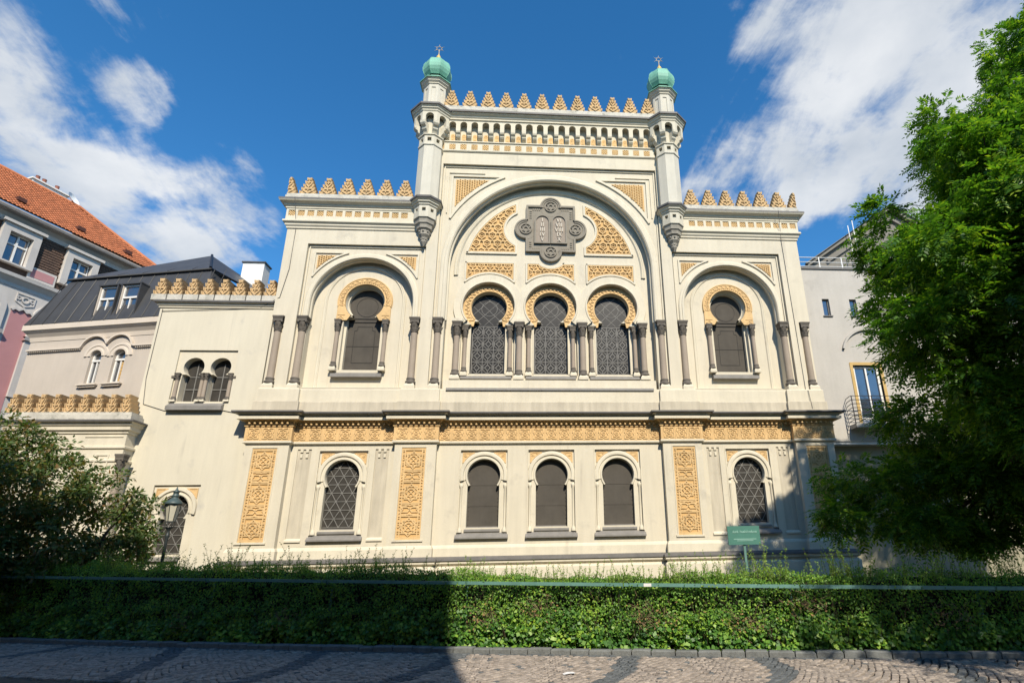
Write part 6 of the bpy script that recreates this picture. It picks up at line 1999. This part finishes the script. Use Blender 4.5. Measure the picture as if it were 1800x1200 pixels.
# ------------------------------------------------------------------ green hand rail
RL = thing('railing', 'green painted metal rail running along the top front of the hedge', 'railing', (-1, -11.7, 0))
xsr = list(np.arange(-17, 11, 3.0))
for i, x in enumerate(xsr):
    pts = [(x + 0.012 + (3.0 - 0.024) * k / 6) for k in range(7)]
    m = MB()
    ring = [(-0.030, -0.028), (0.030, -0.028), (0.030, 0.030), (-0.030, 0.030)]
    vv = []
    for px in pts:
        d = kdir(px)
        n = Vector((d.y, -d.x, 0))
        c = Vector((px, kerbY(px), railZ(px))) - n * 0.07
        for (a, b) in ring:
            vv.append(tuple(c + n * a + Vector((0, 0, b))))
    fs = [(k * 4 + j, (k + 1) * 4 + j, (k + 1) * 4 + (j + 1) % 4, k * 4 + (j + 1) % 4) for k in range(6) for j in range(4)] + [(0, 1, 2, 3), (24, 25, 26, 27)]
    m.add(vv, fs)
    m.build('rail', 'rail_green', RL, (x, kerbY(x), railZ(x)))
    MB().box(x - 0.02, x + 0.02, kerbY(x) + 0.46, kerbY(x) + 0.50, 0, railZ(x) - 0.035).box(x - 0.015, x + 0.015, kerbY(x) + 0.09, kerbY(x) + 0.50, railZ(x) - 0.06, railZ(x) - 0.032).build('post', 'rail_green', RL, (x, kerbY(x), 0))
xk = 1.45
d = kdir(xk)
m = MB()
m.T = Matrix.Translation((xk, kerbY(xk) + 0.07, railZ(xk))) @ Matrix.Rotation(math.atan2(d.y, d.x), 4, 'Z')
m.box(-0.07, 0.07, -0.0345, -0.0315, -0.026, 0.028)
m.T = None
m.build('sticker', 'sticker', RL, (xk, kerbY(xk), railZ(xk)))

# ------------------------------------------------------------------ street lamp
LX, LY = -10.86, -6.0
LP = thing('street_lamp', 'old cast-iron lantern on a dark post in front of the low arched window', 'street lamp', (LX, LY, 0.05))
MB().lathe(LX, LY, [(0.17, 0.05), (0.17, 0.3), (0.12, 0.36), (0.10, 0.8), (0.075, 0.9), (0.055, 1.2), (0.05, 2.4), (0.075, 2.46), (0.075, 2.5), (0.045, 2.54), (0.05, 2.62), (0.10, 2.68), (0.12, 2.70)], 12).build('post', 'lamp_iron', LP, (LX, LY, 0.05)).scale = (0.8, 0.8, 1)
m = MB()
for k in range(6):
    a = k * PI / 3 + PI / 6
    m.tube([(LX + 0.10 * math.cos(a), LY + 0.10 * math.sin(a), 2.68), (LX + 0.15 * math.cos(a), LY + 0.15 * math.sin(a), 2.78), (LX + 0.14 * math.cos(a), LY + 0.14 * math.sin(a), 2.86), (LX + 0.225 * math.cos(a), LY + 0.225 * math.sin(a), 3.33)], 0.013, 5)
m.lathe(LX, LY, [(0.13, 2.84), (0.155, 2.84), (0.155, 2.87), (0.13, 2.87)], 6, PI / 6, False).lathe(LX, LY, [(0.215, 3.31), (0.245, 3.31), (0.245, 3.35), (0.215, 3.35)], 6, PI / 6, False)
m.build('lantern_frame', 'lamp_iron', LP, (LX, LY, 2.7)).scale = (0.8, 0.8, 1)
for k in range(6):
    a0, a1 = k * PI / 3 + PI / 6, (k + 1) * PI / 3 + PI / 6
    MB().add([(LX + 0.138 * math.cos(a0), LY + 0.138 * math.sin(a0), 2.87), (LX + 0.138 * math.cos(a1), LY + 0.138 * math.sin(a1), 2.87), (LX + 0.218 * math.cos(a1), LY + 0.218 * math.sin(a1), 3.31), (LX + 0.218 * math.cos(a0), LY + 0.218 * math.sin(a0), 3.31)], [(0, 1, 2, 3)]).build('pane', 'lamp_glass', LP, (LX, LY, 2.9)).scale = (0.8, 0.8, 1)
MB().lathe(LX, LY, [(0.265, 3.33), (0.28, 3.35), (0.24, 3.40), (0.15, 3.47), (0.11, 3.50), (0.10, 3.54), (0.125, 3.55), (0.125, 3.57), (0.09, 3.60), (0.085, 3.66), (0.12, 3.67), (0.06, 3.72), (0.03, 3.76), (0.012, 3.82)], 12, 0, True).build('lantern_roof', 'lamp_roof', LP, (LX, LY, 3.4)).scale = (0.8, 0.8, 1)

# ------------------------------------------------------------------ green sign on a post
SX, SY = 3.99, -10.5
SG = thing('info_sign', 'small green information plate on a thin post standing behind the hedge', 'sign', (SX, SY, 0.05))
MB().box(SX - 0.365, SX + 0.365, SY - 0.015, SY + 0.01, 1.865, 2.265).build('plate', 'sign_green', SG, (SX, SY, 1.86))
MB().box(SX - 0.025, SX + 0.025, SY + 0.012, SY + 0.05, 0.05, 2.2).build('post', 'rail_green', SG, (SX, SY, 0.05))
m = MB()
sr = random.Random(4)
for (a, b) in ((-0.25, -0.11), (-0.085, 0.06), (0.085, 0.29)):        # raised title: three words too worn to read
    x = a
    while x < b:
        wv = sr.uniform(0.010, 0.022)
        hz = sr.choice((0.035, 0.035, 0.05))
        m.bar((x, 2.12), (x + sr.uniform(-.008, .008), 2.12 + hz), 0.010, SY - 0.015, 0.008)
        if sr.random() < 0.7:
            m.bar((x, 2.12 + sr.choice((0, .018, .034))), (x + wv, 2.12 + sr.choice((0, .018, .034))), 0.008, SY - 0.0155, 0.006)
        x += wv + 0.006
m.bar((-0.24, 1.985), (0.27, 1.985), 0.016, SY - 0.015, 0.005).bar((-0.17, 1.952), (0.2, 1.952), 0.013, SY - 0.015, 0.005)
for i in range(len(m.v)):
    m.v[i] = (m.v[i][0] + SX, m.v[i][1], m.v[i][2])
m.build('raised_lettering', 'sign_relief', SG, (SX, SY, 2.0))

HC = thing('street_house', 'unseen plastered house added behind the viewer on the right to hold back sky light', 'house', (28.0, -47.0, 0), R(-6))  # added house out of view, keeps low sky light off the facade
MB().box(-24, 40, -10, 0, 0, 21.5).build('wall', 'shade_house', HC)
MB().box(-24.2, 40.2, -10.2, 0.25, 21.5, 21.9).build('roof', 'roof_sheet', HC)
for r_ in range(4):
    for c in range(14):
        place('window', wm, None, HC, (-20 + c * 3.4, 0.005, 2.4 + r_ * 4.6))

ps = MB()
ps.T = Matrix.Translation((-0.11, -13.82, 0.03)) @ Matrix.Rotation(0.3, 4, 'Z')
ps.add([(-0.09, -0.03, 0.0), (0.0, -0.05, 0.012), (0.10, -0.03, 0.004), (0.09, 0.05, 0.014), (-0.01, 0.04, 0.022), (-0.08, 0.05, 0.004)], [(0, 1, 4, 5), (1, 2, 3, 4)])
ps.T = None
ps.add([(v[0], v[1], v[2] - 0.0015) for v in ps.v[:6]], [(5, 4, 1, 0), (4, 3, 2, 1)])
tag(ps.build('paper_scrap', 'sticker', None, (-0.11, -13.82, 0.03)), 'small white scrap of paper lying on the sunlit cobbles', 'litter')
